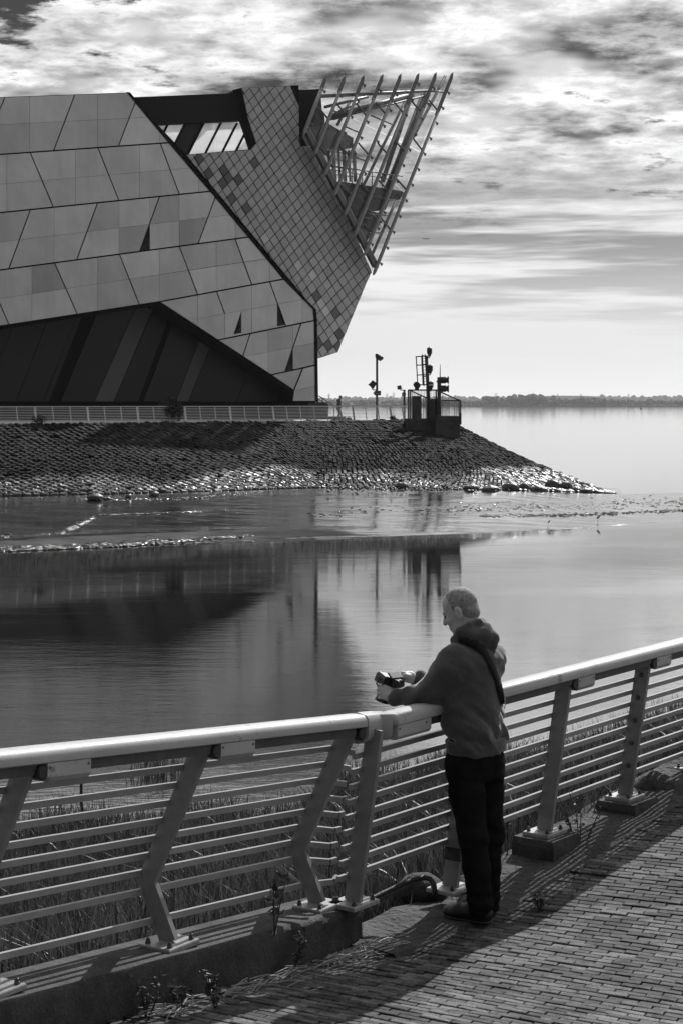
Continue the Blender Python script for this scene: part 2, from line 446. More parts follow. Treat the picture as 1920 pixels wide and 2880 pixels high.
mm_ = mud.n('ShaderNodeMixShader'); mud.l(mud.rng(mud.noise(.3, 4, .6, (1, 3.5, 1), .5), .35, .6, .72, .35), mm_.inputs[0]); mud.l(mud.p.outputs[0], mm_.inputs[1]); mud.l(gm_.outputs[0], mm_.inputs[2]); mud.l(mm_.outputs[0], mud.out.inputs[0])
EDGE = [(-700, 1580), (0, 1553), (400, 1536), (700, 1522), (870, 1514), (1100, 1508), (1350, 1500), (1600, 1488), (1800, 1474), (1920, 1466), (2400, 1440)]
def edge_y(px):
    for (a, b), (c, d_) in zip(EDGE, EDGE[1:]):
        if a <= px <= c: return b + (d_ - b) * (px - a) / (c - a)
    return EDGE[-1][1]
def toe_py(px):
    for (a, b), (c, d_) in zip(TOE, TOE[1:]):
        if a <= px <= c: return b + (d_ - b) * (px - a) / (c - a)
    return TOE[0][1] if px < TOE[0][0] else TOE[-1][1] - (px - TOE[-1][0]) * .03
nx, ny = 150, 60; V = []; Q = []
for i in range(nx + 1):
    px = -700 + 3100 * i / nx
    e = gp(px, edge_y(px), ZW)
    tp = gp(px, toe_py(px) + 2, ZT + .02 - mud_drop(px))
    end = tp + Vector((tp.x / tp.y, 1, 0)) * 9
    for j in range(ny + 1):
        f = j / ny; p = e.lerp(tp, f / .87) if f < .87 else tp.lerp(end, (f - .87) / .13)
        q = np.array([p.x * .5, p.y, 0]); 
        bumpz = (fbm(np.array([p.x, p.y * 2.2, 0]), .22) - .47) * .035 + (fbm(np.array([p.x, p.y * 1.5, 3]), .9) - .47) * .014
        ridge = math.exp(-((f - .10 - .05 * math.sin(px * .004)) / .07) ** 2) * (1.0 if px < 900 else max(0, 1 - (px - 900) / 300)) * .14
        p.z = p.z + (bumpz + ridge) * min(1, f * 9) - (.10 if j == 0 else 0)
        if f > .87: p.z -= (f - .87) / .13 * (.05 if px < 1740 else .8)
        V.append(tuple(p))
for i in range(nx):
    for j in range(ny):
        a = i * (ny + 1) + j; Q.append((a, a + ny + 1, a + ny + 2, a + 1))
mudo = obj_np('mud_flat', V, Q, MATS['wet_mud'], smooth=True); tag(mudo, kind='structure')

# ---- far promenade
conc = mat('concrete', 0.22, 0.85, var=.25, vs=1.2, bump=.2, bs=15)
prom = MB()
for i in range(12):
    a, b = A0.lerp(B0, i / 12), A0.lerp(B0, (i + 1) / 12)
off = Vector((-18, 60, 0))
prom.prism([A0 + Vector((0, 0, .02)), B0 + Vector((1.4, .8, .02)), B0 + Vector((1.6, 9, .02)), B0 + Vector((-1, 15, .02)), A0 + off + Vector((0, 0, .02))], Vector((0, 0, -.6)))
promo = prom.build('promenade', mat('promenade_paving', 0.45, 0.8, var=.12, vs=.8)); tag(promo, kind='structure')

# ---- near bank falling from the railing to the water
bank_m = mat('bank_earth', 0.035, 0.95, var=.5, vs=2.5, bump=.5, bs=6)
def rail_y(x):                                            # Y of the rail base line for a given x
    if x < P2.x: return P2.y + (x - P2.x) / DL.x
    if x < P3.x: return P2.y + (x - P2.x) * (P3.y - P2.y) / (P3.x - P2.x)
    return P3.y + (x - P3.x) / DR.x
def shore_y(x): return 24.6 + 0.83 * (x + 4) + .8 * math.sin(x * 1.3) + .35 * math.sin(x * 3.1 + 1)
def bank_z(x, y):
    r0 = rail_y(x) + .25; s = shore_y(x); z0 = gz(x, min(y, r0)) - .14
    if y <= r0: return z0
    t = min(1.25, (y - r0) / max(1.0, s - r0)); return z0 + (ZW + .03 - z0) * (t ** .85)
xs = np.concatenate([np.linspace(-9, 12, 85)]); V = []; Q = []; ny = 40
for x in xs:
    r0 = rail_y(x) - .12; s = shore_y(x) + 2.5
    for j in range(ny + 1):
        y = r0 + (s - r0) * (j / ny) ** 1.3
        V.append((x, y, bank_z(x, y) + (float(fbm(np.array([x, y, 0.]), .9)) - .47) * .35 * min(1, j / 8)))
for i in range(len(xs) - 1):
    for j in range(ny):
        a = i * (ny + 1) + j; Q.append((a, a + ny + 1, a + ny + 2, a + 1))
bank = obj_np('river_bank', V, Q, bank_m, smooth=True); tag(bank, kind='structure')

# ---- brick paving
pm = MN('paving_brick')
spk = pm.rng(pm.noise(330, 2, .6), .38, .60, .22, 1.45)
sta = pm.rng(pm.noise(2.2, 6, .7, (1, 1.6, 1), .6), .38, .56, .36, 1.1)
sta2 = pm.rng(pm.noise(14, 5, .7, None, .5), .36, .52, .42, 1.05)
pm.set(Base_Color=pm.math('MULTIPLY', pm.math('MULTIPLY', pm.math('MULTIPLY', spk, sta), sta2), pm.rand(.06, .165)), Roughness=.82, Specular_IOR_Level=.35)
pm.bump(pm.noise(260, 3, .6), .5, .004)
joint = mat('joint_sand', 0.045, 0.95, var=.3, vs=12)
TH = R(-27); BU = Vector((math.cos(TH), math.sin(TH), 0)); BV = Vector((-math.sin(TH), math.cos(TH), 0))
BLn, BWd = 0.146, 0.049
def inward(x, y):                                         # distance from the rail line towards the paving
    return min(((Vector((x, y, 0)) - P2).dot(INL)), ((Vector((x, y, 0)) - P3).dot(INR))) if x < P3.x else (Vector((x, y, 0)) - P3).dot(INR)
def paved(x, y):
    d_ = (Vector((x, y, 0)) - P3).dot(INR); dl = (Vector((x, y, 0)) - P2).dot(INL)
    if (Vector((x, y, 0)) - P3).dot(DRh) > 0.15: return d_ > 0.24
    return dl > 0.14 if (Vector((x, y, 0)) - P2).dot(DLh) < 0.25 else d_ > .24
xs = np.linspace(-4, 5, 60); ys = np.linspace(3.5, 15, 70); V = []; Q = []
for x in xs:
    for y in ys: V.append((x, y, gz(x, y) - .022))
for i in range(len(xs) - 1):
    for j in range(len(ys) - 1):
        if ys[j + 1] > rail_y(xs[i + 1]) + .05: continue
        a = i * len(ys) + j; Q.append((a, a + len(ys), a + len(ys) + 1, a + 1))
paving = obj_np('paving', V, Q, joint, smooth=True); tag(paving, kind='structure')
bricks = []
for r_ in range(-125, 200):
    sh = (r_ % 2) * .5 + random.uniform(-.06, .06)
    for c in range(-50, 60):
        p = Vector((0, 7.0, 0)) + BU * (c + sh) * BLn + BV * r_ * BWd
        if not (-4 < p.x < 5 and 4.2 < p.y < 14.5) or not paved(p.x, p.y): continue
        p.z = gz(p.x, p.y); nrm = Vector((-(gz(p.x + .05, p.y) - gz(p.x - .05, p.y)) / .1, -(gz(p.x, p.y + .05) - gz(p.x, p.y - .05)) / .1, 1)).normalized()
        px = 960 + p.x / p.y * F; py = HZ + (H - p.z) / p.y * F
        bricks.append((p, nrm, -30 < px < 1950 and py < 2895, py))
def brick_mesh(seed):
    rr = random.Random(seed); l, w_, e = BLn / 2 - .0028, BWd / 2 - .0026, .0035
    j = lambda: rr.uniform(-.0012, .0012)
    v = []
    for (z_, ins) in ((-.03, 0), (-.003, 0), (.0, e)):
        for sx_, sy_ in ((-1, -1), (1, -1), (1, 1), (-1, 1)): v.append((sx_ * (l - ins) + j(), sy_ * (w_ - ins) + j(), z_))
    f = [(8, 9, 10, 11)] + [(k * 4 + i, k * 4 + (i + 1) % 4, (k + 1) * 4 + (i + 1) % 4, (k + 1) * 4 + i) for k in (0, 1) for i in range(4)]
    me = bpy.data.meshes.new('brick'); me.from_pydata(v, [], f); me.update(); me.materials.append(MATS['paving_brick']); return me
BM = [brick_mesh(k) for k in range(6)]
def brick_matrix(b):
    p, nrm = b[0], b[1]; u = (BU - nrm * BU.dot(nrm)).normalized(); v = nrm.cross(u)
    q = Quaternion(u, random.gauss(0, .016)) @ Quaternion(v, random.gauss(0, .010)) @ Quaternion(nrm, random.gauss(0, .012))
    m = (q.to_matrix() @ Matrix((u, v, nrm)).transposed()).to_4x4(); m.translation = p + Vector((0, 0, random.gauss(0, .0022))); return m
vis = sorted([b for b in bricks if b[2]], key=lambda b: -b[3]); oth = [b for b in bricks if not b[2]]
for k, b in enumerate(vis[:300]):
    o = bpy.data.objects.new('brick', BM[k % 6]); link(o, paving); o.matrix_local = brick_matrix(b)
rb = MB()
for k, b in enumerate(vis[300:] + oth):
    m = brick_matrix(b); me = BM[k % 6]; rb.add([m @ x.co for x in me.vertices], [tuple(p.vertices) for p in me.polygons])
# every brick of the joined rest gets its own tone
o = rb.build('brick_paving', MATS['paving_brick'], paving); tag(o, kind='stuff')
print('bricks', len(vis), len(oth), 'stones', len(stones))

# ---- rough concrete apron between the paving and the bank (right of the corner)
ap = MB(); V = []; Q = []; n1, n2 = 46, 16
apm = mat('apron_concrete', 0.05, 0.9, var=.45, vs=5, bump=.9, bs=22, fine=.35, fs=150)
for i in range(n1 + 1):
    t = -.05 + 4.2 * i / n1
    for j in range(n2 + 1):
        dd = -.22 + .54 * j / n2 + .02 * math.sin(i * 1.7) * (j in (0, n2))
        p = P3h + DRh * t + INR * dd; z_ = gz(p.x, p.y) + (float(fbm(np.array([p.x, p.y, 5.]), 3.0)) - .47) * .075 + .012
        if j == n2: z_ = gz(p.x, p.y) - .02
        if j == 0: z_ -= .12
        V.append((p.x, p.y, z_))
for i in range(n1):
    for j in range(n2):
        a = i * (n2 + 1) + j; Q.append((a, a + 1, a + n2 + 2, a + n2 + 1))
apron = obj_np('concrete_apron', V, Q, apm, smooth=True); tag(apron, kind='structure')

# ---- far shore
shore_m = mat('far_land', 0.05, 0.95, var=.3, vs=.01)
def strip(name, Y, Z0, tops, depth, m):
    b = MB(); n = len(tops)
    v = []; 
    for px, py in tops:
        t = yp(px, py, Y); v += [Vector((t.x, Y, Z0)), t, Vector((t.x * (1 + depth / Y), Y + depth, t.z)), Vector((t.x * (1 + depth / Y), Y + depth, Z0))]
    f = []
    for i in range(n - 1):
        a = i * 4
        for k in range(4): f.append((a + k, a + (k + 1) % 4, a + 4 + (k + 1) % 4, a + 4 + k))
    b.add(v, f); return tag(b.build(name, m), kind='structure')
strip('far_shore', 3300, ZW - .5, [(-1500, 1138.5), (800, 1138.5), (1300, 1138), (1500, 1139), (2000, 1140), (3500, 1140)], 400, shore_m)
strip('far_hills', 6500, ZW - .5, [(p, 1121 - 6 * math.sin(p * .004 + 1) - 3 * math.sin(p * .013)) for p in range(-1600, 3600, 60)], 800, shore_m)

# ---- woods on the far shore: one mass
wood_m = mat('far_foliage', 0.05, 0.95, var=.4, vs=.05)
def icos():
    t = (1 + 5 ** .5) / 2; v = np.array([(-1, t, 0), (1, t, 0), (-1, -t, 0), (1, -t, 0), (0, -1, t), (0, 1, t), (0, -1, -t), (0, 1, -t), (t, 0, -1), (t, 0, 1), (-t, 0, -1), (-t, 0, 1)], float)
    v /= np.linalg.norm(v[0]); f = [(0, 11, 5), (0, 5, 1), (0, 1, 7), (0, 7, 10), (0, 10, 11), (1, 5, 9), (5, 11, 4), (11, 10, 2), (10, 7, 6), (7, 1, 8), (3, 9, 4), (3, 4, 2), (3, 2, 6), (3, 6, 8), (3, 8, 9), (4, 9, 5), (2, 4, 11), (6, 2, 10), (8, 6, 7), (9, 8, 1)]
    return v, np.array(f)
IV, IF = icos()
def woodland(name, Y, spec, seed):
    r = np.random.default_rng(seed); V = []; Fq = []; o = 0
    for (p0, p1, n, top, jit) in spec:
        for k in range(n):
            px = r.uniform(p0, p1); y = Y + r.uniform(0, 120); tp = (1139.5 - (top + r.normal(0, jit))) / F * y
            if tp < 2: tp = 2
            x = (px - 960) / F * y; g = H - (1139.5 - HZ) / F * y
            slim = r.random() < .12
            for q in range(5):
                rad = tp * r.uniform(.18, .34) * (.5 if slim else 1); c = np.array([x + r.normal(0, tp * (.12 if slim else .33)), y + r.normal(0, 3), g + tp * r.uniform(.2, .82) * (1.15 if slim else 1)])
                V.append(IV * rad * r.uniform(.75, 1.25, (12, 1)) * np.array([1, .6, 1]) + c); Fq.append(IF + o); o += 12
    o_ = obj_np(name, np.concatenate(V), np.concatenate(Fq), wood_m); return tag(o_, kind='stuff')
woodland('distant_woodland', 3320, [(-1500, 900, 220, 1128, 2), (880, 1310, 90, 1126, 1.5), (1290, 1480, 70, 1126, 2.5), (1370, 1440, 14, 1115, 1.5), (1440, 1545, 40, 1117, 2), (1455, 1535, 16, 1110, 2), (1540, 1700, 90, 1123, 2.5), (1640, 1665, 6, 1118, 1), (1690, 2000, 120, 1127, 2.5), (1810, 1830, 6, 1122, 1), (2000, 3400, 150, 1127, 3)], 3)
woodland('distant_hill_woods', 6400, [(-1500, 850, 200, 1118, 3), (850, 1330, 90, 1116, 2), (1300, 1420, 40, 1118, 2), (1380, 1540, 60, 1119, 2), (1660, 2000, 120, 1116, 2), (2000, 3000, 120, 1116, 3)], 4)
# pylons beyond the far bank
steel_far = mat('pylon_steel', .12, .6)
for k, (px, py, wd) in enumerate(((925, 1106, 5), (1087, 1105, 5), (1106, 1102, 5), (1393, 1104, 4), (1566, 1107, 4), (1632, 1107, 4), (1689, 1107, 4), (1766, 1107, 4), (1804, 1109, 4))):
    Y = 5200.; b = yp(px, 1132, Y); t = yp(px, py, Y); hh = t.z - b.z
    m_ = MB(); w0 = hh * .09
    for s_ in (-1, 1): m_.tube([b + Vector((s_ * w0, 0, 0)), b + Vector((0, 0, hh * .75)), t], [1.3, 1.0, .7], 4)
    for q, e in ((.62, .16), (.76, .2), (.88, .13)): m_.tube([b + Vector((-hh * e, 0, hh * q)), b + Vector((hh * e, 0, hh * q))], .6, 4)
    o = m_.build('electricity_pylon', steel_far, loc=b)
    where = ['above the walker on the promenade', 'between the two sign posts, nearer the tall one', 'between the two sign posts, nearer the short one', 'above the low trees just beyond the pier', 'over the far bank, first past the tall trees', 'over the far bank, second past the tall trees', 'over the far bank, third past the tall trees', 'over the far bank, just before the buoy', 'over the far bank, directly above the buoy'][k]
    tag(o, 'faint lattice pylon ' + where, 'pylon', 'pylons on the far shore')

# ================================================================== MUSEUM BUILDING
FA = yp(-60, 1190, 121.0); FB = yp(888, 1190, 138.0); FA.z = FB.z = ZP
TX = (FB - FA).normalized(); FN = Vector((TX.y, -TX.x, 0))           # facade tangent, outward normal (to the camera)
def on_plane(px, py, off=0.0):
    """where the sight line through a photograph pixel meets the facade plane pushed out by off metres"""
    d_ = Vector(((px - 960) / F, 1, -(py - HZ) / F)); o = Vector((0, 0, H)); p0 = FB + FN * off
    t = (p0 - o).dot(FN) / d_.dot(FN); return o + d_ * t
def z1(x, y): return (x * .6122, 200 + y * .6122)
def z2(x, y): return (500 + x * .5102, 200 + y * .5102)
def z3(x, y): return (840 + x * .2934, 200 + y * .2934)
MUS = thing('museum_building', FB, 'angular metal-clad museum with pointed glass prow beside the estuary', 'building')
def panel_mat(name, col):
    p = MN(name); sr_ = p.rng(p.noise(1.0, 5, .65, (1.1, 1.1, .12)), .34, .66, .95, 1.03); bl = p.rng(p.noise(.35, 4, .6), .3, .7, .93, 1.06)
    v = p.math('MULTIPLY', p.math('MULTIPLY', sr_, bl), p.rand(col * .88, col * 1.12))
    p.set(Base_Color=v, Metallic=.85, Roughness=p.rng(p.noise(1.6, 4, .6, (1, 1, .3)), .3, .7, .29, .35)); p.bump(p.noise(.45, 2, .5), .035, 2.0); return p.m
panel_l = panel_mat('panel_metal', .52); panel_d = panel_mat('panel_metal_dull', .41)
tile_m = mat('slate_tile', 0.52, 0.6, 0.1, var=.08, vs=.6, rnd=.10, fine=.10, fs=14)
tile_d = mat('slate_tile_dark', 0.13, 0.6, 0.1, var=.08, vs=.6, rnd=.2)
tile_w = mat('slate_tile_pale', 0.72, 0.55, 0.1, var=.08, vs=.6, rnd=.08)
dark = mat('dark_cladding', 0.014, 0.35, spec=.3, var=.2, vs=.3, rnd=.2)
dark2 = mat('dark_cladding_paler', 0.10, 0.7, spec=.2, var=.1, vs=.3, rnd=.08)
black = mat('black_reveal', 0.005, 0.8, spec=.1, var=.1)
pale = mat('pale_glazing', 0.80, 0.25, var=.05, vs=.3, rnd=.03)
steel = mat('painted_steel', 0.15, 0.45, 0.2, var=.1, vs=2)
steel_p = mat('painted_steel_pale', 0.34, 0.4, 0.2, var=.1, vs=2)

def clip(poly, a, b, keep):
    """part of a convex 2D polygon on one side of line a-b"""
    out = []; n = len(poly)
    sdv = lambda p: ((b[0] - a[0]) * (p[1] - a[1]) - (b[1] - a[1]) * (p[0] - a[0])) * keep
    for i in range(n):
        p, q = poly[i], poly[(i + 1) % n]; sp, sq = sdv(p), sdv(q)
        if sp >= 0: out.append(p)
        if (sp > 0) != (sq > 0) and abs(sp - sq) > 1e-9:
            t = sp / (sp - sq); out.append((p[0] + (q[0] - p[0]) * t, p[1] + (q[1] - p[1]) * t))
    return out
def area(p): return abs(sum(p[i][0] * p[(i + 1) % len(p)][1] - p[(i + 1) % len(p)][0] * p[i][1] for i in range(len(p)))) / 2
def inset(poly, d_):
    """shrink a convex polygon by distance d_"""
    ce = (sum(p[0] for p in poly) / len(poly), sum(p[1] for p in poly) / len(poly)); q = poly
    for i in range(len(poly)):
        a, b = poly[i], poly[(i + 1) % len(poly)]; l_ = math.hypot(b[0] - a[0], b[1] - a[1])
        if l_ < 1e-6: continue
        nx_, ny_ = -(b[1] - a[1]) / l_, (b[0] - a[0]) / l_
        if (ce[0] - a[0]) * nx_ + (ce[1] - a[1]) * ny_ < 0: nx_, ny_ = -nx_, -ny_
        a2 = (a[0] + nx_ * d_, a[1] + ny_ * d_); b2 = (b[0] + nx_ * d_, b[1] + ny_ * d_)
        kp = 1 if ((b2[0] - a2[0]) * (ce[1] - a2[1]) - (b2[1] - a2[1]) * (ce[0] - a2[0])) > 0 else -1
        q = clip(q, a2, b2, kp)
        if len(q) < 3: return []
    return q
# --- facade: backing wall + panels
OUT = [(-120, 124), (588, 98), (780, 330), (970, 553), (1145, 762), (1305, 955), (1442, 1095), (1447, 1150), (1452, 1518), (1336, 1518), (1345, 1466), (998, 1236), (730, 1060), (-120, 1190)]
wall = MB()
def solid(poly_px, off0, depth, name, m, parent=MUS):
    b = MB(); b.prism([on_plane(*p, off0) for p in poly_px], -FN * depth); return b.build(name, m, parent)
back_wall = solid([z1(*p) for p in OUT], 0.0, 22, 'wall', black)
bands = [
 ([(-120, 124), (588, 98), (780, 329), (-120, 392)], [((-120, 253), (700, 212))], [((345, 100), (243, 370)), ((640, 90), (540, 350)), ((25, 110), (-82, 375)), ((134, 0), (134, 500)), ((445, 0), (445, 500)), ((732, 0), (732, 500))]),
 ([(-120, 392), (780, 329), (970, 552), (-120, 663)], [((-120, 530), (885, 445))], [((138, 378), (246, 632)), ((448, 353), (546, 600)), ((733, 330), (823, 570)), ((30, 300), (30, 700)), ((345, 300), (345, 700)), ((638, 300), (638, 700)), ((910, 300), (910, 700))]),
 ([(-120, 663), (970, 552), (1145, 762), (-120, 930)], [((-120, 800), (1060, 660))], [((139, 635), (36, 915)), ((447, 603), (350, 868)), ((732, 572), (636, 838)), ((993, 562), (906, 798)), ((247, 500), (247, 1000)), ((545, 500), (545, 1000)), ((821, 500), (821, 1000)), ((1077, 500), (1077, 1000)), ((686, 500), (686, 1000))]),
 ([(-120, 930), (1145, 762), (1305, 955), (730, 1060), (-120, 1190)], [((-120, 1063), (600, 955)), ((600, 955), (1232, 862))], [((248, 880), (353, 1117)), ((546, 840), (638, 1072)), ((820, 803), (906, 1027)), ((1076, 767), (1155, 985)), ((-40, 980), (44, 1175)), ((145, 800), (145, 1300)), ((447, 800), (447, 1300)), ((730, 700), (730, 1300)), ((991, 700), (991, 1300)), ((1235, 700), (1235, 1300))]),
 ([(730, 1060), (1305, 955), (1442, 1095), (1446, 1145), (998, 1236)], [((865, 1145), (1385, 1050))], [((990, 1007), (1030, 1115)), ((1030, 1115), (1030, 1240)), ((1235, 966), (1310, 1172)), ((905, 900), (905, 1300)), ((1153, 900), (1153, 1300)), ((1385, 900), (1385, 1300)), ((1106, 1100), (1106, 1300))]),
 ([(998, 1236), (1446, 1145), (1449, 1350), (1242, 1396)], [((1115, 1312), (1445, 1248))], [((1149, 1199), (1111, 1316)), ((1382, 1152), (1303, 1388)), ((1228, 1100), (1228, 1500)), ((1342, 1100), (1342, 1500))]),
 ([(1242, 1396), (1388, 1364), (1346, 1467)], [], []),
 ([(1388, 1364), (1449, 1350), (1452, 1518), (1338, 1518), (1346, 1467)], [((1350, 1468), (1448, 1445))], []),
]
WIN = [[(686, 700), (640, 828), (686, 820)], [(1105, 1105), (1070, 1210), (1105, 1203)], [(1270, 1072), (1308, 1166), (1270, 1173)], [(1342, 1270), (1307, 1382), (1342, 1375)]]
def seg_hits(poly, a, b):
    """does segment a-b cross the polygon's inside?"""
    for t in np.linspace(0.05, .95, 24):
        p = (a[0] + (b[0] - a[0]) * t, a[1] + (b[1] - a[1]) * t); sg = set()
        for i in range(len(poly)):
            u, v = poly[i], poly[(i + 1) % len(poly)]; c = (v[0] - u[0]) * (p[1] - u[1]) - (v[1] - u[1]) * (p[0] - u[0]); sg.add(c > 0)
        if len(sg) == 1: return True
    return False
DULL = [(200, 930), (520, 910), (590, 780), (1050, 840), (870, 720), (760, 640), (1290, 1240), (1390, 1310)]
inside = lambda poly, p: len({((poly[(i + 1) % len(poly)][0] - poly[i][0]) * (p[1] - poly[i][1]) - (poly[(i + 1) % len(poly)][1] - poly[i][1]) * (p[0] - poly[i][0])) > 0 for i in range(len(poly))}) == 1
npan = 0
for poly, mids, joints in bands:
    polys = [(inset(poly, 2.8), 0)]
    for (a, b) in mids + joints:
        nxt = []
        for q, _ in polys:
            if seg_hits(q, a, b):
                sl_ = abs(a[0] - b[0]) > 15 and (a, b) in joints      # slanted joints are the wide ones
                wd = 2.0 if sl_ else 0.0; ln = math.hypot(b[0] - a[0], b[1] - a[1]); ox, oy = -(b[1] - a[1]) / ln * wd, (b[0] - a[0]) / ln * wd
                for kp in (1, -1):
                    c = clip(q, (a[0] + ox * kp, a[1] + oy * kp), (b[0] + ox * kp, b[1] + oy * kp), kp)
                    if len(c) >= 3 and area(c) > 60: nxt.append((c, 0))
            else: nxt.append((q, 0))
        polys = nxt
    # thin joints along mid and vertical lines, wider along the slanted ones
    for q, _ in polys:
        q = inset(q, .55)
        if len(q) < 3 or area(q) < 60: continue
        for wtri in WIN:                                   # window slots are openings: cut the panel round them
            if any(inside(wtri, (sum(p[0] for p in q) / len(q), sum(p[1] for p in q) / len(q))) for _ in (0,)): q = None; break
        if q is None: continue
        pieces = [q]
        for wtri in WIN:
            res = []
            for p_ in pieces:
                rem = p_; n = 3; outp = []
                orient = 1 if ((wtri[1][0] - wtri[0][0]) * (wtri[2][1] - wtri[0][1]) - (wtri[1][1] - wtri[0][1]) * (wtri[2][0] - wtri[0][0])) > 0 else -1
                inter = p_
                for i in range(3):
                    inter = clip(inter, wtri[i], wtri[(i + 1) % 3], orient)
                    if len(inter) < 3: break
                if len(inter) < 3 or area(inter) < 20: res.append(p_); continue
                for i in range(3):
                    o_ = clip(rem, wtri[i], wtri[(i + 1) % 3], -orient)
                    if len(o_) >= 3 and area(o_) > 40: res.append(o_)
                    rem = clip(rem, wtri[i], wtri[(i + 1) % 3], orient)
                    if len(rem) < 3: break
            pieces = res
        for p_ in pieces:
            tilt = random.uniform(0, .012)
            mm = panel_d if any(inside(p_, dd) for dd in DULL) else panel_l
            b = MB(); b.prism([on_plane(*z1(*c), .02) for c in p_], FN * (.10 + tilt)); b.build('panel', mm, back_wall); npan += 1
for wtri in WIN:                                           # pane set deep in each triangular slot
    b = MB(); b.prism([on_plane(*z1(*c), .012) for c in wtri], FN * .012); b.build('window', mat('dark_glass', .006, .5, spec=.2, var=.1), MUS)
    g = MB(); a, c = wtri[0], wtri[1]; g.prism([on_plane(*z1(*p), .03) for p in ((a[0], a[1] + 70), (c[0], c[1]), (wtri[2][0], wtri[2][1]))], FN * .02); g.build('window', mat('dark_glass_low', .03, .5, spec=.2, var=.1), MUS)
# edge trim between facade and prow
tr = MB(); ed = [(588, 98), (780, 330), (970, 553), (1145, 762), (1305, 955), (1442, 1095), (1447, 1150), (1452, 1518)]
for a, b in zip(ed, ed[1:]):
    A, B = on_plane(*z1(*a), .06), on_plane(*z1(*b), .06); tr.bar(A, B, TX, FN, .22, .3)
tr.build('edge_trim', black, MUS)
# --- recessed dark base with slanted cladding
REC = [(-120, 1190), (730, 1060), (1345, 1466), (1336, 1518), (-120, 1518)]
soff = MB()                                                 # underside of the overhang
for a, b in (((-120, 1190), (730, 1060)), ((730, 1060), (1345, 1466)), ((1345, 1466), (1336, 1518))):
    A, B = on_plane(*z1(*a), -.02), on_plane(*z1(*b), -.02); soff.prism([A, B, B - FN * 2.2, A - FN * 2.2], Vector((0, 0, -.25)))
soff.build('soffit', black, MUS)
base_wall = solid([z1(*p) for p in [(-120, 1195), (730, 1066), (1338, 1470), (1346, 1512), (1448, 1512), (1448, 1600), (-120, 1600)]], -2.0, 18, 'base_wall', black)
LN = [(-120, 1150, -260, 1520), (60, 1160, -80, 1520), (215, 1150, 70, 1520), (345, 1135, 198, 1520), (372, 1135, 224, 1520), (440, 1120, 275, 1520), (622, 1085, 430, 1520), (708, 1075, 520, 1520), (790, 1090, 632, 1520), (812, 1100, 654, 1520), (925, 1200, 805, 1520), (972, 1245, 862, 1520), (1152, 1352, 1082, 1520), (1420, 1300, 1300, 1560)]
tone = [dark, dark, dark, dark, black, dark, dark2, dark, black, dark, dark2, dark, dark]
RP = [(-120, 1190), (730, 1066), (1340, 1470), (1333, 1519), (-120, 1519)]
for i in range(len(LN) - 1):
    q = clip(RP, LN[i][:2], LN[i][2:], -1); q = clip(q, LN[i + 1][:2], LN[i + 1][2:], 1)
    if len(q) < 3 or area(q) < 100: continue
    q = inset(q, 1.6)
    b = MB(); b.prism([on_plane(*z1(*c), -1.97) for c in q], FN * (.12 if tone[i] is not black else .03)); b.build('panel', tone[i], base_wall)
# plinth with dark bays under the cladding, behind the promenade rail
pl = solid([z1(-120, 1521), z1(1500, 1521), z1(1500, 1600), z1(-120, 1600)], -2.3, 6, 'plinth', mat('plinth_concrete', .045, .8, var=.2))
x = -60
while x < 1440:
    b = MB(); b.prism([on_plane(*z1(*c), -2.28) for c in ((x, 1523), (x + 60, 1523), (x + 45, 1598), (x - 12, 1598))], FN * .05); b.build('window', dark2 if (x // 105) % 3 == 1 else black, MUS); x += 105
# --- roof level: dark beam and pale window ribbon
solid([z1(560, 122), z1(1140, 98), z1(1160, 225), z1(680, 248)], -1.6, 1.0, 'roof_beam', mat('roof_cladding', .012, .7, spec=.15, var=.2, vs=.5))
rg = MN('ribbon_glass'); rg.t.nodes.remove(rg.p); r1 = rg.n('ShaderNodeBsdfTransparent'); r1.inputs[0].default_value = (.9, .9, .9, 1); r2 = rg.n('ShaderNodeBsdfTranslucent'); r2.inputs[0].default_value = (.85, .85, .85, 1)
r3 = rg.n('ShaderNodeMixShader'); rg.l(rg.rng(rg.noise(.9, 4, .6, (1, 1, .3)), .3, .7, .25, .5), r3.inputs[0]); rg.l(r1.outputs[0], r3.inputs[1]); rg.l(r2.outputs[0], r3.inputs[2]); rg.l(r3.outputs[0], rg.out.inputs[0])
wr = [(640, 0), (775, -85), (853, -85), (937, -75), (1015, -75), (1090, -70), (1150, -50), (1240, -40)]
RB = [(712, 246), (1130, 220), (1178, 358), (845, 386)]
for i, (xa, xb) in enumerate(zip(wr, wr[1:])):
    q = clip(RB, (xa[0], 240), (xa[0] - 72, 380), -1); q = clip(q, (xb[0], 240), (xb[0] - 72, 380), 1)
    if len(q) < 3 or area(q) < 40: continue
    q = inset(q, 2.0)
    b = MB(); b.prism([on_plane(*z1(*c), -2.19) for c in q], FN * .03); b.build('window_pane', dark if i == 2 else MATS['ribbon_glass'], MUS)
for (xa, _) in wr[1:-1]:
    m_ = MB(); m_.bar(on_plane(*z1(xa, 238), -2.1), on_plane(*z1(xa - 74, 384), -2.1), TX, FN, .13, .2); m_.build('mullion', black, MUS)
fr = MB()
for a, c in zip(RB, RB[1:] + RB[:1]): fr.bar(on_plane(*z1(*a), -2.0), on_plane(*z1(*c), -2.0), TX, FN, .16, .5)
fr.build('window_frame', black, MUS)

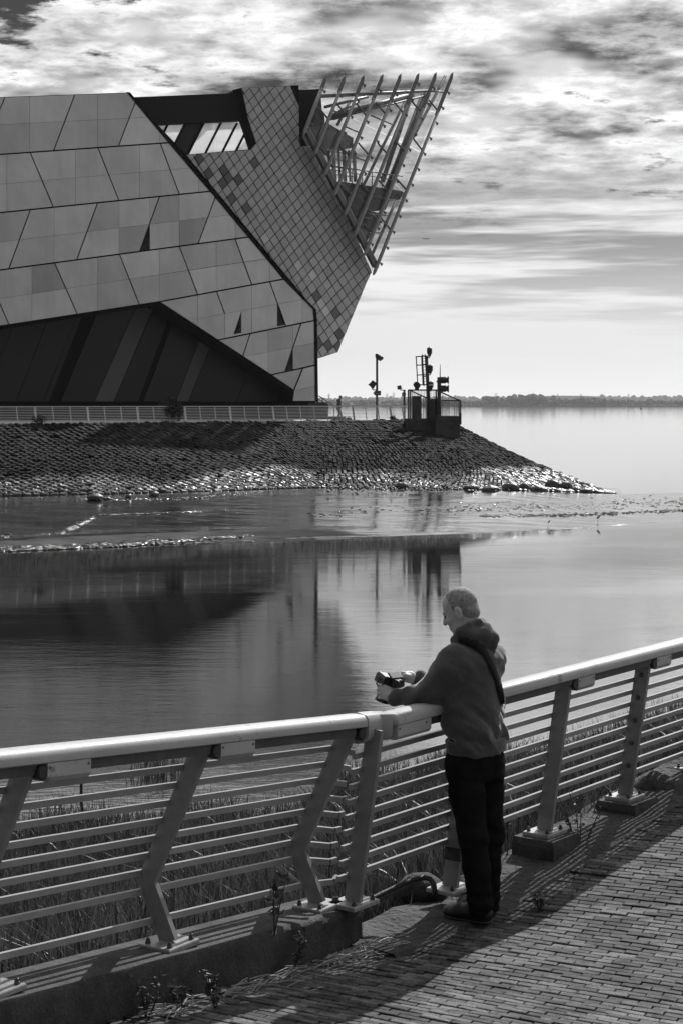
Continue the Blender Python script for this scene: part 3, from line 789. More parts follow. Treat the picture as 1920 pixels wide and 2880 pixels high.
# --- prow clad in diamond tiles
PO = [(350, 92), (667, 78), (667, 195), (1066, 1108), (1040, 1160), (880, 1550), (762, 1588), (752, 1318), (40, 460), (440, 430), (385, 262)]
POFF = -.9
pw = MB(); pw.prism([on_plane(*z2(*p), POFF) for p in PO], -FN * 1.2); prow = pw.build('prow_wall', black, MUS)
pa, pb = (25.0, 42.0), (30.0, -31.0)
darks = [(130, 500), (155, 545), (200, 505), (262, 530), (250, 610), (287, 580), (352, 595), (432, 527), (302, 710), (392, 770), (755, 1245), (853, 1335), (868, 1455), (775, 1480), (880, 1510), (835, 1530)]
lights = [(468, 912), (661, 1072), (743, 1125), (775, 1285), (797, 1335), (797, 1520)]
# split the non-convex outline into convex pieces for clipping
CVX = [[(350, 92), (667, 78), (667, 195), (760, 408), (440, 430), (385, 262)], [(40, 460), (440, 430), (760, 408), (1066, 1108), (1040, 1160), (752, 1318)], [(752, 1318), (1040, 1160), (880, 1550), (762, 1588)]]
def lattice_center(i, j): return (661 + i * pa[0] + j * pb[0], 1072 + i * pa[1] + j * pb[1])
def clip_poly(q, cv):
    ar = sum(cv[i][0] * cv[(i + 1) % len(cv)][1] - cv[(i + 1) % len(cv)][0] * cv[i][1] for i in range(len(cv)))
    for i in range(len(cv)):
        q = clip(q, cv[i], cv[(i + 1) % len(cv)], 1 if ar > 0 else -1)
        if len(q) < 3: return []
    return q
def hull(ps):
    ps = sorted(set((round(a, 3), round(b, 3)) for a, b in ps)); 
    def half(it):
        h_ = []
        for p in it:
            while len(h_) >= 2 and (h_[-1][0] - h_[-2][0]) * (p[1] - h_[-2][1]) - (h_[-1][1] - h_[-2][1]) * (p[0] - h_[-2][0]) <= 0: h_.pop()
            h_.append(p)
        return h_
    a = half(ps); b = half(reversed(ps)); return a[:-1] + b[:-1]
ntile = 0
for i in range(-40, 40):
    for j in range(-40, 40):
        c = lattice_center(i, j)
        if not (0 < c[0] < 1110 and 40 < c[1] < 1640): continue
        e = [(c[0] + (pa[0] * s + pb[0] * t) / 2, c[1] + (pa[1] * s + pb[1] * t) / 2) for s, t in ((1, 1), (1, -1), (-1, -1), (-1, 1))]
        pts = []
        for cv in CVX: pts += clip_poly(e, cv)
        if len(pts) < 3: continue
        q = hull(pts)
        if len(q) < 3 or area(q) < 120: continue
        q = inset(q, 2.3)
        if len(q) < 3: continue
        near = lambda lst, r_: any(math.hypot(c[0] - a, c[1] - b) < r_ for a, b in lst)
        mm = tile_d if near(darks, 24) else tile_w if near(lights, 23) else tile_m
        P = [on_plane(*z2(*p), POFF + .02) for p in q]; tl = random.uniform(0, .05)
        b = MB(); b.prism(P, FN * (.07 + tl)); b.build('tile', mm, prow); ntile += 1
print('panels', npan, 'tiles', ntile)
solid([z2(660, 104), z2(785, 98), z2(805, 330), z2(735, 350), z2(660, 200)], -2.4, 7, 'end_wall', mat('roof_cladding', .02))
b = MB(); b.prism([on_plane(*z2(*p), -3) for p in ((272, 118), (350, 98), (350, 130))], -FN * 4); b.build('roof_edge', dark, MUS)

# --- glass prow: fins, glass, purlins, frame behind
NOSE_B, NOSE_T = z3(712, 1955), z3(1480, 12)
bases = [(45, 612), (150, 808), (245, 1008), (335, 1203), (435, 1392), (530, 1583), (625, 1768), (712, 1955)]
tops_ = [(268, 50), (452, 42), (632, 38), (812, 30), (985, 25), (1155, 20), (1322, 12), (1480, 12)]
GO = .35                                                    # plane of the fins
fin_line = []
for (bx, by), (tx, ty) in zip(bases, tops_):
    A, B = on_plane(*z3(bx, by), GO), on_plane(*z3(tx, ty), GO); fin_line.append((A, B)); u = (B - A).normalized(); sde = u.cross(FN).normalized()
    m_ = MB(); m_.tube([A, A + u * .35, A.lerp(B, .5), A.lerp(B, .80)], [.07, .15, .15, .12], 8)
    m_.build('fin', steel_p, MUS, True)
    m_ = MB(); w_ = .15; T = B; S_ = A.lerp(B, .78)
    m_.prism([S_ - sde * w_, S_ + sde * w_, T + sde * w_ - u * .5, T - sde * w_ * .2, T - sde * w_ - u * .25], -FN * .10); m_.build('fin_blade', steel, MUS)
    k = 0; Ln = (B - A).length
    while 1.2 + k * 1.45 < Ln - .4:
        q = A + u * (1.2 + k * 1.45); sgn = 1 if sde.x > 0 else -1
        m_ = MB(); m_.box(q + sde * sgn * .24, sde * .13, u * .05, FN * .05); m_.box(q + sde * sgn * .36 - u * .04, sde * .05, u * .10, FN * .07); m_.build('bracket', steel, MUS); k += 1
glass = MN('prow_glass'); glass.t.nodes.remove(glass.p)
tb = glass.n('ShaderNodeBsdfTransparent'); tb.inputs[0].default_value = (.86, .86, .86, 1); gl = glass.n('ShaderNodeBsdfGlossy'); gl.inputs[1].default_value = .02 if False else .02
gl.inputs['Roughness'].default_value = .03; gl.inputs['Color'].default_value = (.9, .9, .9, 1)
fz = glass.n('ShaderNodeFresnel'); fz.inputs[0].default_value = 1.45; mx = glass.n('ShaderNodeMixShader'); glass.l(fz.outputs[0], mx.inputs[0]); glass.l(tb.outputs[0], mx.inputs[1]); glass.l(gl.outputs[0], mx.inputs[2]); glass.l(mx.outputs[0], glass.out.inputs[0])
for i in range(7):
    (A, B), (C, D) = fin_line[i], fin_line[i + 1]
    lv = [.0, .2, .4, .6, .8, .965] if i < 7 else []
    for a, b in zip(lv, lv[1:]):
        g0 = .012
        q = [A.lerp(B, a + g0 * .3).lerp(C.lerp(D, a + g0 * .3), .06), A.lerp(B, a + g0 * .3).lerp(C.lerp(D, a + g0 * .3), .95), A.lerp(B, b - g0 * .3).lerp(C.lerp(D, b - g0 * .3), .95), A.lerp(B, b - g0 * .3).lerp(C.lerp(D, b - g0 * .3), .06)]
        m_ = MB(); m_.prism([p - FN * .25 for p in q], -FN * .02); m_.build('glass_pane', MATS['prow_glass'], MUS)
PUR = [((180, 335), (285, 460)), ((370, 320), (475, 440)), ((550, 310), (655, 440)), ((735, 300), (830, 415)), ((905, 290), (1000, 405)), ((1075, 285), (1172, 395)), ((1245, 280), (1335, 388)),
       ((205, 730), (302, 838)), ((390, 710), (490, 820)), ((570, 690), (668, 805)), ((750, 685), (845, 795)), ((920, 670), (1020, 778)), ((1095, 650), (1188, 768)),
       ((405, 1090), (508, 1198)), ((590, 1070), (688, 1182)), ((765, 1050), (862, 1158)), ((935, 1035), (1032, 1142)), ((600, 1440), (702, 1548)), ((780, 1400), (872, 1518))]
for a, b in PUR:
    m_ = MB(); m_.tube([on_plane(*z3(*a), GO - .1), on_plane(*z3(*b), GO - .1)], .075, 6); m_.build('purlin', steel, MUS, True)
# gutter beam along the foot of the glass
A, B = on_plane(*z3(70, 560), .1), on_plane(*z3(735, 1885), .1)
m_ = MB(); m_.bar(A, B, TX, FN, .45, .35); m_.build('gutter_beam', steel, MUS)
A2, B2 = on_plane(*z3(90, 530), .1), on_plane(*z3(738, 1830), .1)
m_ = MB(); m_.bar(A2, B2, TX, FN, .12, .2); m_.build('gutter_rim', steel_p, MUS)
# frame of the far side, seen through the glass
BK = [((1400, 50), (1090, 640), .14, -5), ((1030, 260), (620, 1090), .13, -6), ((490, 290), (370, 520), .13, -6), ((1110, 125), (800, 1060), .2, -3.5), ((1225, 215), (850, 1135), .34, -2.2),
      ((1180, 225), (760, 1330), .16, -3), ((930, 1240), (700, 1760), .13, -3), ((860, 1210), (620, 1640), .15, -4), ((1000, 1180), (940, 1230), .1, -1)]
for a, b, r_, o_ in BK:
    m_ = MB(); m_.tube([on_plane(*z3(*a), o_), on_plane(*z3(*b), o_)], r_, 8); m_.build('frame_column', steel, MUS, True)
BE = [((215, 240), (1240, 192), .15, -.6), ((1235, 190), (1412, 204), .09, -.3), ((250, 345), (660, 245), .13, -3), ((330, 440), (1085, 228), .27, -2.5), ((300, 465), (1210, 235), .08, -2), ((330, 420), (560, 300), .12, -4),
      ((690, 425), (900, 515), .07, -4), ((450, 535), (580, 590), .07, -4), ((520, 815), (650, 865), .07, -4), ((300, 905), (990, 1010), .05, -1.5), ((300, 940), (880, 1040), .04, -1.5), ((500, 1335), (850, 1385), .09, -2), ((580, 1525), (780, 1555), .08, -2), ((500, 1405), (700, 1405), .06, -2)]
for a, b, r_, o_ in BE:
    m_ = MB(); m_.tube([on_plane(*z3(*a), o_), on_plane(*z3(*b), o_)], r_, 8); m_.build('frame_beam', steel, MUS, True)
# viewing deck and the rooms below and behind it
def zsolid(name, pts, off_, depth, m): b = MB(); b.prism([on_plane(*z3(*p), off_) for p in pts], -FN * depth); return b.build(name, m, MUS)
zsolid('deck_slab', [(415, 1058), (740, 1112), (990, 1150), (968, 1232), (850, 1215), (500, 1130)], -1.2, 5, mat('deck_steel', .05, .6))
zsolid('deck_nose', [(960, 1150), (1025, 1165), (1020, 1192), (960, 1200)], -.5, .4, steel)
zsolid('lower_room', [(400, 1110), (880, 1190), (830, 1330), (500, 1345)], -2.6, 3, mat('room_wall', .13, .6, var=.2))
zsolid('lower_room_pier', [(500, 1330), (560, 1330), (800, 1440), (640, 1640), (560, 1500)], -3.4, 2, mat('room_wall', .13))
zsolid('lower_room_side', [(690, 1340), (790, 1370), (650, 1640), (590, 1600)], -2.8, 2, mat('room_wall', .13))
zsolid('lift_core', [(280, 500), (520, 640), (520, 735), (430, 640), (430, 760), (280, 750)], -3.0, 3, mat('core_wall', .25, .5, var=.2))
zsolid('dark_wedge', [(180, 330), (245, 420), (275, 800), (200, 720), (130, 560)], -2.0, 3, mat('wedge_grey', .10, .5))
for k in range(6):
    A, B = on_plane(*z3(285 + k * 48, 760), -2.6), on_plane(*z3(300 + k * 48, 1060), -2.6); m_ = MB(); m_.bar(A, B, TX, FN, .22 if k % 2 else .10, .2); m_.build('room_mullion', steel_p if k % 2 else steel, MUS)
for k in range(5):
    A, B = on_plane(*z3(285, 770 + k * 72), -2.65), on_plane(*z3(550, 800 + k * 72), -2.65); m_ = MB(); m_.bar(A, B, Vector((0, 0, 1)), FN, .07, .1); m_.build('room_transom', steel_p, MUS)
for k in range(7):
    A = on_plane(*z3(320 + k * 95, 905 + k * 14), -1.5); B = on_plane(*z3(320 + k * 95, 1060 + k * 14), -1.5); m_ = MB(); m_.tube([A, B], .04, 6); m_.build('deck_baluster', steel, MUS)

# ================================================================== FAR PROMENADE
white_p = mat('white_rail_paint', 0.62, 0.35, var=.08, vs=2)
rail_d = mat('rail_post_shade', 0.30, 0.45, var=.1, vs=2)  # white posts dark against the sky: that shade is put into the colour
RD = (B0 - A0).normalized(); RN = Vector((RD.y, -RD.x, 0))           # towards the water
RA = A0 - RN * .5; RLEN = (B0 - A0).length - .6
FR = thing('promenade_railing', RA.lerp(RA + RD * RLEN, .5), 'long white horizontal-bar railing along the top of the stone embankment', 'railing')
lean = lambda h_: -RN * (0.16 * h_)                                   # posts lean back
def fp(s, h_): return RA + RD * s + lean(h_) + Vector((0, 0, h_ - .0))
bar_h = [.10, .20, .30, .40, .50, .60, .70, .80, .90]
seg = 4.05; ns = int(RLEN / seg) + 1
for k in range(ns):
    s0, s1 = k * seg, min((k + 1) * seg, RLEN)
    for h_ in bar_h:
        MB().bar(fp(s0 + .04, h_), fp(s1 - .04, h_), RN, Vector((0, 0, 1)), .03, .035).build('bar', white_p, FR)
    MB().bar(fp(s0, 1.03), fp(s1, 1.03), RN, Vector((0, 0, 1)), .16, .07).build('handrail', white_p, FR)
    for q in range(3):
        s = s0 + seg * q / 3
        if s > RLEN: continue
        wd = .15 if q == 0 else .06
        m_ = MB(); m_.prism([fp(s - wd / 2, 0), fp(s + wd / 2, 0), fp(s + wd / 2, 1.0), fp(s - wd / 2, 1.0)], RN * (.05 if q == 0 else .03)); m_.build('post', white_p if s < RLEN * .72 else rail_d, FR)

# shrub and small tufts on the bank top
leaf_d = mat('shrub_leaf', 0.05, 0.7, var=.4, vs=3, spec=.2)
bark = mat('bark', 0.05, 0.9, var=.3, vs=8)
def leaves(cen, rad, n, size, seed, squash=1.0, gap=.35):
    r = np.random.default_rng(seed); V = []; Fq = []; k = 0
    while k < n:
        p = r.normal(0, .48, 3)
        if np.linalg.norm(p) > 1.15: continue
        if vnoise(p * 2.3 + seed, 1.0) < gap: continue
        c = np.array(cen) + p * np.array(rad); a = r.normal(0, 1, 3); a /= np.linalg.norm(a); b = np.cross(a, r.normal(0, 1, 3)); b /= np.linalg.norm(b)
        s = size * r.uniform(.6, 1.4); V += [c - a * s, c + b * s * .45, c + a * s, c - b * s * .45]; Fq.append((4 * k, 4 * k + 1, 4 * k + 2, 4 * k + 3)); k += 1
    return V, Fq
def shrub(name, base, rad, n, size, label, seed, group=None):
    t = thing(name, base, label, 'shrub', group); r = random.Random(seed)
    V, Fq = leaves(base + Vector((0, 0, rad[2] * 1.0)), rad, n, size, seed); obj_np('foliage', V, Fq, leaf_d, t)
    for k in range(5):
        e = base + Vector((r.uniform(-.7, .7) * rad[0], r.uniform(-.5, .5) * rad[1], rad[2] * r.uniform(1.0, 1.5)))
        MB().tube([base - Vector((0, 0, .1)), base.lerp(e, .5) + Vector((r.uniform(-.1, .1), 0, 0)), e], [.03, .02, .01], 5).build('stem', bark, t, True)
    return t
bs = A0.lerp(B0, .38); bs = yp(480, 1187, 116.5); bs.z = ZP - .05
shrub('promenade_shrub', bs, (.78, .6, .82), 2600, .085, 'round dark shrub growing through the promenade railing in front of the museum', 11, 'bushes along the promenade edge')
for k, (px, Y, hh, lb) in enumerate(((112, 107.6, .34, 'low straggly bush at the far dark end of the promenade railing'), (1103, 131.5, .22, 'small tuft beside the railing between the two sign posts'), (1170, 132.2, .42, 'thin sapling at the railing end below the pier fence'), (980, 128.8, .18, 'tiny weed at the railing foot beside the walking person'))):
    b_ = yp(px, 1187, Y); b_.z = ZP - .1; shrub('bank_bush', b_, (hh * 1.3, hh, hh), 260, .06, lb, 20 + k, 'bushes along the promenade edge')

# steps rail and bench block at the museum corner
pole_m = mat('dark_pole', 0.035, 0.55, 0.2, var=.2, vs=3)
sr = thing('stair_handrail', yp(925, 1183, 134), 'thin sloping stair handrail descending from the museum corner', 'handrail')
sr.location.z = ZP
for a, b in (((888, 1108), (940, 1142)), ((888, 1118), (926, 1142)), ((888, 1128), (915, 1143))):
    MB().tube([yp(*a, 134), yp(*b, 134)], .035, 5).build('rail', pole_m, sr)
for px, py in ((907, 1120), (939, 1142)): MB().tube([yp(px, py, 134), Vector((yp(px, py, 134).x, 134, ZP))], .035, 5).build('post', pole_m, sr)
bb = yp(903, 1160, 135); bk = thing('stair_block', Vector((bb.x, bb.y, ZP)), 'dark low stair block at the foot of the museum corner', 'block')
MB().box(Vector((bb.x - .2, bb.y, ZP + .62)), (.75, 0, 0), (0, .6, 0), (0, 0, .62)).build('block_body', mat('dark_concrete', .05, .8, var=.3, vs=2), bk)
MB().box(Vector((bb.x + .35, bb.y - .1, ZP + .12)), (1.5, 0, 0), (0, .8, 0), (0, 0, .12)).build('step', mat('dark_concrete', .05), bk)

def cabinet_lamp(t, c, sz, ang, name='floodlight'): pass
# tall pole with dome camera, floodlight and arrow sign
Yp = 135.0
def vx(px, py, Y=Yp): return yp(px, py, Y)
def pole_base(px, Y): p = yp(px, 1180, Y); p.z = ZP; return p
marks = mat('sign_marks', .45, .6); signm = mat('sign_plate', .03, .5)
b_ = pole_base(1059, Yp); t = thing('camera_pole', b_, 'tall thin black pole carrying a hanging dome camera and an arrow sign', 'pole')
MB().tube([b_, vx(1059, 995)], .085, 8).build('pole', pole_m, t, True)
MB().lathe(vx(1059, 1006), (0, 0, 1), [(0, .13), (.28, .13), (.3, .05)], 8).build('pole_cap', pole_m, t, True)
MB().tube([vx(1059, 1000), vx(1069, 1000), vx(1068, 1003)], .05, 6).build('arm', pole_m, t, True)
o = MB().lathe(vx(1068, 1013), (0, 0, 1), [(-.06, .06), (0, .10), (.06, .24), (.22, .25), (.30, .18), (.36, .06)], 10).build('dome_camera', pole_m, t, True)
c = vx(1059, 1106, Yp - .15)
m_ = MB(); m_.prism([vx(1048, 1106, Yp - .15), vx(1053, 1099, Yp - .15), vx(1070, 1099, Yp - .15), vx(1070, 1112, Yp - .15), vx(1053, 1112, Yp - .15)], (0, .06, 0)); sg = m_.build('arrow_sign', signm, t)
m_ = MB(); m_.prism([vx(1049.5, 1106, Yp - .154), vx(1053, 1101, Yp - .154), vx(1054, 1101, Yp - .154), vx(1051, 1106, Yp - .154), vx(1054, 1111, Yp - .154), vx(1053, 1111, Yp - .154)], (0, -.01, 0)); m_.build('arrow_mark', marks, sg)
for (x0, x1, y0, y1) in ((1055, 1058, 1105, 1108), (1059, 1061, 1105, 1108), (1062, 1065, 1105, 1108), (1066, 1068, 1105, 1108), (1060, 1068, 1102, 1103)):
    MB().prism([vx(x0, y0, Yp - .154), vx(x1, y0, Yp - .154), vx(x1, y1, Yp - .154), vx(x0, y1, Yp - .154)], (0, -.01, 0)).build('lettering', mat('sign_marks_dim', .2, .6), sg)
def flood(t, cx_, cy_, w_, h_, ang, Y, foot):
    c = vx(cx_, cy_, Y); a = R(ang); ux = Vector((math.cos(a), 0, math.sin(a))); uz = Vector((-math.sin(a), 0, math.cos(a)))
    m_ = MB(); m_.prism([c - ux * w_ - uz * h_, c + ux * w_ - uz * h_, c + ux * w_ * .85 + uz * h_, c - ux * w_ * .85 + uz * h_], (0, .3, 0)); o = m_.build('lamp_housing', pole_m, t)
    m_ = MB(); m_.box(c - uz * h_ * 1.12 + Vector((0, .15, 0)), ux * w_ * 1.12, (0, .2, 0), uz * h_ * .12); m_.build('lamp_rim', pole_m, t)
    MB().tube([c - uz * h_ * 1.1, vx(*foot[0], Y), vx(*foot[1], Y)], .04, 6).build('bracket', pole_m, t, True)
fl = thing('floodlight', vx(1048, 1098), 'square floodlight bracketed to the tall camera pole', 'floodlight', 'floodlights on the pier'); flood(fl, 1048, 1080, .24, .22, -38, Yp, ((1047, 1096), (1058, 1097)))
b_ = pole_base(1136, Yp); t = thing('sign_post', b_, 'short dark post with a small rectangular sign near the pier', 'post')
MB().tube([b_, vx(1136, 1096)], .09, 8).build('pole', pole_m, t, True)
o = MB().prism([vx(1129, 1104, Yp - .15), vx(1139, 1104, Yp - .15), vx(1141, 1109, Yp - .15), vx(1139, 1114, Yp - .15), vx(1129, 1114, Yp - .15)], (0, .06, 0)).build('sign_plate', signm, t)
MB().prism([vx(1131, 1107.5, Yp - .154), vx(1138, 1107.5, Yp - .154), vx(1138, 1109.5, Yp - .154), vx(1131, 1109.5, Yp - .154)], (0, -.01, 0)).build('lettering', mat('sign_marks_dim', .2), o)
fl = thing('floodlight', vx(1123, 1097), 'tilted floodlight on a thin arm above the small rectangular sign', 'floodlight', 'floodlights on the pier'); flood(fl, 1122, 1089, .17, .13, 14, Yp, ((1124, 1096.5), (1136, 1097.5)))

# ---- pier end: concrete block with a railed platform
YP_ = 126.0
def pv(px, py, dy=0.0): return yp(px, py, YP_ + dy)
pc = mat('pier_concrete', .075, .85, var=.35, vs=1.2, bump=.3, bs=5)
pb = pv(1258, 1250); pb.z = -1.5
PR = thing('pier_head', pb, 'dark concrete pier head with vertical-bar fence on the embankment nose', 'pier')
x0, x1 = pv(1225, 1180).x, pv(1292, 1180).x; zt = pv(1225, 1170).z
MB().box(Vector(((x0 + x1) / 2, YP_ + 2.2, (zt + -2.2) / 2)), ((x1 - x0) / 2, 0, 0), (0, 2.2, 0), (0, 0, (zt + 2.2) / 2)).build('pier_wall', pc, PR)
xL = pv(1145, 1180).x
MB().box(Vector(((x0 + xL) / 2, YP_ + 3.2, (zt - .2 + .4) / 2)), ((x0 - xL) / 2 - .01, 0, 0), (0, 2.2, 0), (0, 0, (zt - .2 - .4) / 2)).build('pier_deck', pc, PR)
MB().box(pv(1293, 1173, -.06) - Vector((0, 0, .12)), (.08, 0, 0), (0, .04, 0), (0, 0, .42)).build('edge_plate', pole_m, PR)
MB().box(pv(1224, 1176, -.06), (.05, 0, 0), (0, .04, 0), (0, 0, .26)).build('edge_plate', pole_m, PR)
def fence(pts_top, zb, Y0_, Y1_, gapx, r_=.014):
    a, b = pts_top; n = max(2, int(abs((b[0] - a[0])) / gapx))
    for k in range(n + 1):
        f = k / n; Y = Y0_ + (Y1_ - Y0_) * f; tp = yp(a[0] + (b[0] - a[0]) * f, a[1] + (b[1] - a[1]) * f, Y)
        rr = .055 if k in (0, n) else r_
        MB().bar(Vector((tp.x, Y, zb)), tp, (1, 0, 0), (0, 1, 0), rr * 2, rr * 2).build('fence_bar', mat('fence_steel', .12, .5, var=.2, vs=2), PR)
    MB().tube([yp(a[0], a[1], Y0_), yp(b[0], b[1], Y1_)], .05, 6).build('fence_rail', pole_m, PR)
fence(((1225, 1097), (1293, 1127)), zt, YP_, YP_, 4.2)
fence(((1147, 1097), (1225, 1097)), zt - .4, YP_ + 1.5, YP_, 4.0)
fence(((1152, 1098), (1200, 1120)), zt - .4, YP_ + 3.6, YP_ + 3.6, 5.0)
fence(((1238, 1126), (1292, 1127)), zt, YP_ + 3.8, YP_ + 3.8, 4.6)
for (xa, xb, yt, dy, lb) in ((1158, 1183, 1115, 2.0, 'slatted dark cabinet behind the pier fence, nearer the museum'), (1199, 1238, 1123, 1.2, 'broad slatted dark cabinet on the pier below the lantern mast')):
    a, b2 = pv(xa, yt, dy), pv(xb, yt, dy); zb = zt - .4 if xa < 1190 else zt - .38
    t = thing('cabinet', Vector(((a.x + b2.x) / 2, a.y, zb)), lb, 'cabinet', 'cabinets on the pier')
    MB().box(Vector(((a.x + b2.x) / 2, a.y + .5, (zb + a.z) / 2)), ((b2.x - a.x) / 2, 0, 0), (0, .45, 0), (0, 0, (a.z - zb) / 2)).build('cabinet_body', mat('cabinet_dark', .03, .6), t)
    n = 9
    for k in range(n):
        x_ = a.x + (b2.x - a.x) * (k + .5) / n; MB().box(Vector((x_, a.y + .02, (zb + a.z) / 2)), (.035, 0, 0), (0, .03, 0), (0, 0, (a.z - zb) / 2 + .03)).build('slat', mat('cabinet_slat', .075, .6), t)
# lantern mast
def mv(px, py): return yp(px, py, YP_ + 1.0)
b_ = mv(1206, 1125); b_.z = zt - .3
t = thing('signal_mast', b_, 'leaning black signal mast with three lanterns and a caged ladder', 'mast')
MB().tube([Vector((mv(1206, 1125).x, YP_ + 1, zt - .3)), mv(1198, 1000)], [.14, .11], 8).build('mast_pole', pole_m, t, True)
for cx_, tp, bt in ((1206.5, 975, 1003), (1208.5, 1024, 1051), (1210.5, 1071, 1096)):
    tz, bz = mv(cx_, tp).z, mv(cx_, bt).z; hh = tz - bz
    o = MB().lathe(mv(cx_, bt), (0, 0, 1), [(0, .06), (hh * .04, .10), (hh * .25, .13), (hh * .28, .19), (hh * .45, .18), (hh * .46, .20), (hh * .62, .18), (hh * .63, .20), (hh * .83, .18), (hh * .85, .20), (hh * .95, .05), (hh, .02)], 10).build('lantern', pole_m, t)
    if tp > 1060: MB().lathe(mv(cx_, bt) + Vector((0, 0, hh * .46)), (0, 0, 1), [(0, .205), (hh * .16, .205)], 10).build('lens', mat('lantern_lens', .8, .1), o)
    MB().tube([mv(cx_ - 7, bt + 3), mv(cx_, bt + 3), mv(cx_, bt - 1)], .045, 5).build('lantern_arm', pole_m, t)
for a, b in (((1186, 997), (1191, 1086)), ((1194, 997), (1199, 1085))): MB().tube([mv(*a), mv(*b)], .045, 5).build('ladder_rail', pole_m, t)
for k in range(11): y = 999 + k * 8.3; MB().tube([mv(1186.2 + k * .48, y), mv(1194.2 + k * .48, y)], .022, 4).build('rung', pole_m, t)
for a, b in (((1169, 1003), (1173, 1080)), ((1184, 1003), (1188, 1082)), ((1167, 1003), (1202, 1001.5)), ((1168, 1027), (1194, 1026)), ((1170, 1055), (1202, 1053)), ((1190, 1058.5), (1205, 1058)), ((1180, 1082.5), (1198, 1081))):
    MB().tube([mv(*a), mv(*b)], .04, 5).build('ladder_cage', pole_m, t)
fl = thing('floodlight', mv(1171, 1098), 'large dark floodlight standing on the pier fence beside the ladder', 'floodlight', 'floodlights on the pier')
m_ = MB(); m_.prism([mv(1161, 1081), mv(1166, 1074), mv(1174, 1073.5), mv(1182, 1082), mv(1179, 1090), mv(1175, 1094), mv(1167, 1094)], (0, .5, 0)); m_.build('lamp_housing', pole_m, fl)
MB().box(mv(1171, 1095.5), (.14, 0, 0), (0, .12, 0), (0, 0, .06)).build('lamp_foot', pole_m, fl)
# horn mast
b_ = mv(1234, 1115); b_.z = zt
t = thing('horn_mast', b_, 'stout black mast with two stacked signal lamps and a whip aerial', 'mast')
MB().tube([b_, mv(1233.5, 1061)], .14, 8).build('mast_pole', pole_m, t, True)
MB().tube([mv(1236, 1080), mv(1236.5, 1025)], [.05, .02], 6).build('aerial', pole_m, t)
for y in (1069, 1093):
    o = MB(); o.lathe(mv(1236, y), (1, 0, 0), [(0, .24), (.42, .24), (.44, .17), (.5, .19), (.62, .30), (.60, .25)], 10); o.build('signal_lamp', pole_m, t)
    m_ = MB(); m_.prism([mv(1252, y - 5), mv(1259, y - 6), mv(1256, y + 1), mv(1258, y + 6), mv(1252, y + 5)], (0, .35, 0)); m_.build('lamp_hood', pole_m, t)
    MB().box(mv(1231, y + 4), (.14, 0, 0), (0, .06, 0), (0, 0, .05)).build('clamp', pole_m, t)

# ---- rocks at the toe
rock_m = mat('wet_rock', .028, .42, var=.5, vs=2.5, bump=.7, bs=5, spec=.7)
def rock(p, sx_, sz_, seed, label):
    r = np.random.default_rng(seed); V = []
    n1_, n2_ = 7, 11
    for i in range(n1_ + 1):
        th = math.pi * i / n1_
        for j in range(n2_): ph = 2 * math.pi * j / n2_; V.append((math.sin(th) * math.cos(ph), math.sin(th) * math.sin(ph), math.cos(th)))
    V = np.array(V); d_ = .62 + .75 * fbm(V + seed * 3.1, 1.1, 3); V = V * d_[:, None]; V = np.round(V * 3.2 + .3 * fbm(V + seed, 2)[:, None]) / 3.2 * .4 + V * .6
    V = V * np.array([sx_, sx_ * .8, sz_]) + np.array(p) + np.array([0, 0, sz_ * .25])
    Fq = [(i * n2_ + j, (i + 1) * n2_ + j, (i + 1) * n2_ + (j + 1) % n2_, i * n2_ + (j + 1) % n2_) for i in range(n1_) for j in range(n2_)]
    b = Vector(p); me = mesh_np('rock', V - np.array(b), Fq); me.materials.append(rock_m); o = link(bpy.data.objects.new('rock', me)); o.location = b
    return tag(o, label, 'rock', 'rocks along the toe of the embankment')
RK = [(1130, 1376, .50, .36, 'single dark boulder at the waterline below the sign posts'), (1322, 1380, .55, .34, 'first rock of the dark row at the embankment tip, from the museum side'),
      (1378, 1382, .60, .26, 'second rock of the dark row at the embankment tip, flat and wide'), (1435, 1380, .55, .40, 'third rock of the dark row, rounded and tall'), (1475, 1381, .45, .38, 'fourth rock of the dark row, close behind the tall rounded one'),
      (1512, 1383, .60, .32, 'fifth rock of the dark row, broad and low'), (1553, 1380, .60, .55, 'tallest block in the rock pile at the embankment tip'), (1588, 1382, .50, .50, 'upright block beside the tallest rock of the pile'),
      (1618, 1385, .45, .28, 'rock just past the two tall blocks of the pile'), (1647, 1387, .45, .24, 'jagged rock midway out on the low tip of the pile'), (1680, 1388, .42, .18, 'low rock near the outer tip of the pile'), (1705, 1389, .32, .12, 'small flat rock second from the outer tip'), (1722, 1389, .24, .11, 'outermost small rock at the very tip of the embankment'),
      (1600, 1372, .5, .45, 'rock lodged above the upright block on the slope'), (268, 1402, .50, .24, 'low mound of rock in the mud near the dark end of the embankment'), (300, 1405, .30, .12, 'small stone touching the low mound in the mud'), (362, 1398, .26, .14, 'small stone in the mud midway along the dark bank'), (436, 1394, .30, .17, 'small rounded stone in the mud nearest the bright reflection')]
for k, (px, py, sx_, sz_, lb) in enumerate(RK): rock(tuple(gp(px, py, ZT - .02 - mud_drop(px))), sx_ * .95, sz_, 40 + k, lb)
# loose shingle at the toe
V = []; Q = []; r = np.random.default_rng(5); o = 0
for k in range(900):
    px = 900 + 720 * r.random() ** .8; py = 1371 + r.normal(0, 5) - (6 if px > 1450 else 0) * r.random(); p = np.array(gp(px, max(1345, min(1385, py)), ZT + .02 - mud_drop(px))); s = r.uniform(.05, .16)
    V.append(IV * s * .7 * r.uniform(.6, 1.3, (12, 1)) * np.array([1.2, 1, .6]) + p + np.array([0, 0, .22 if py < 1368 else .04])); Q.append(IF + o); o += 12
tag(obj_np('shingle', np.concatenate(V), np.concatenate(Q), rock_m), kind='stuff')

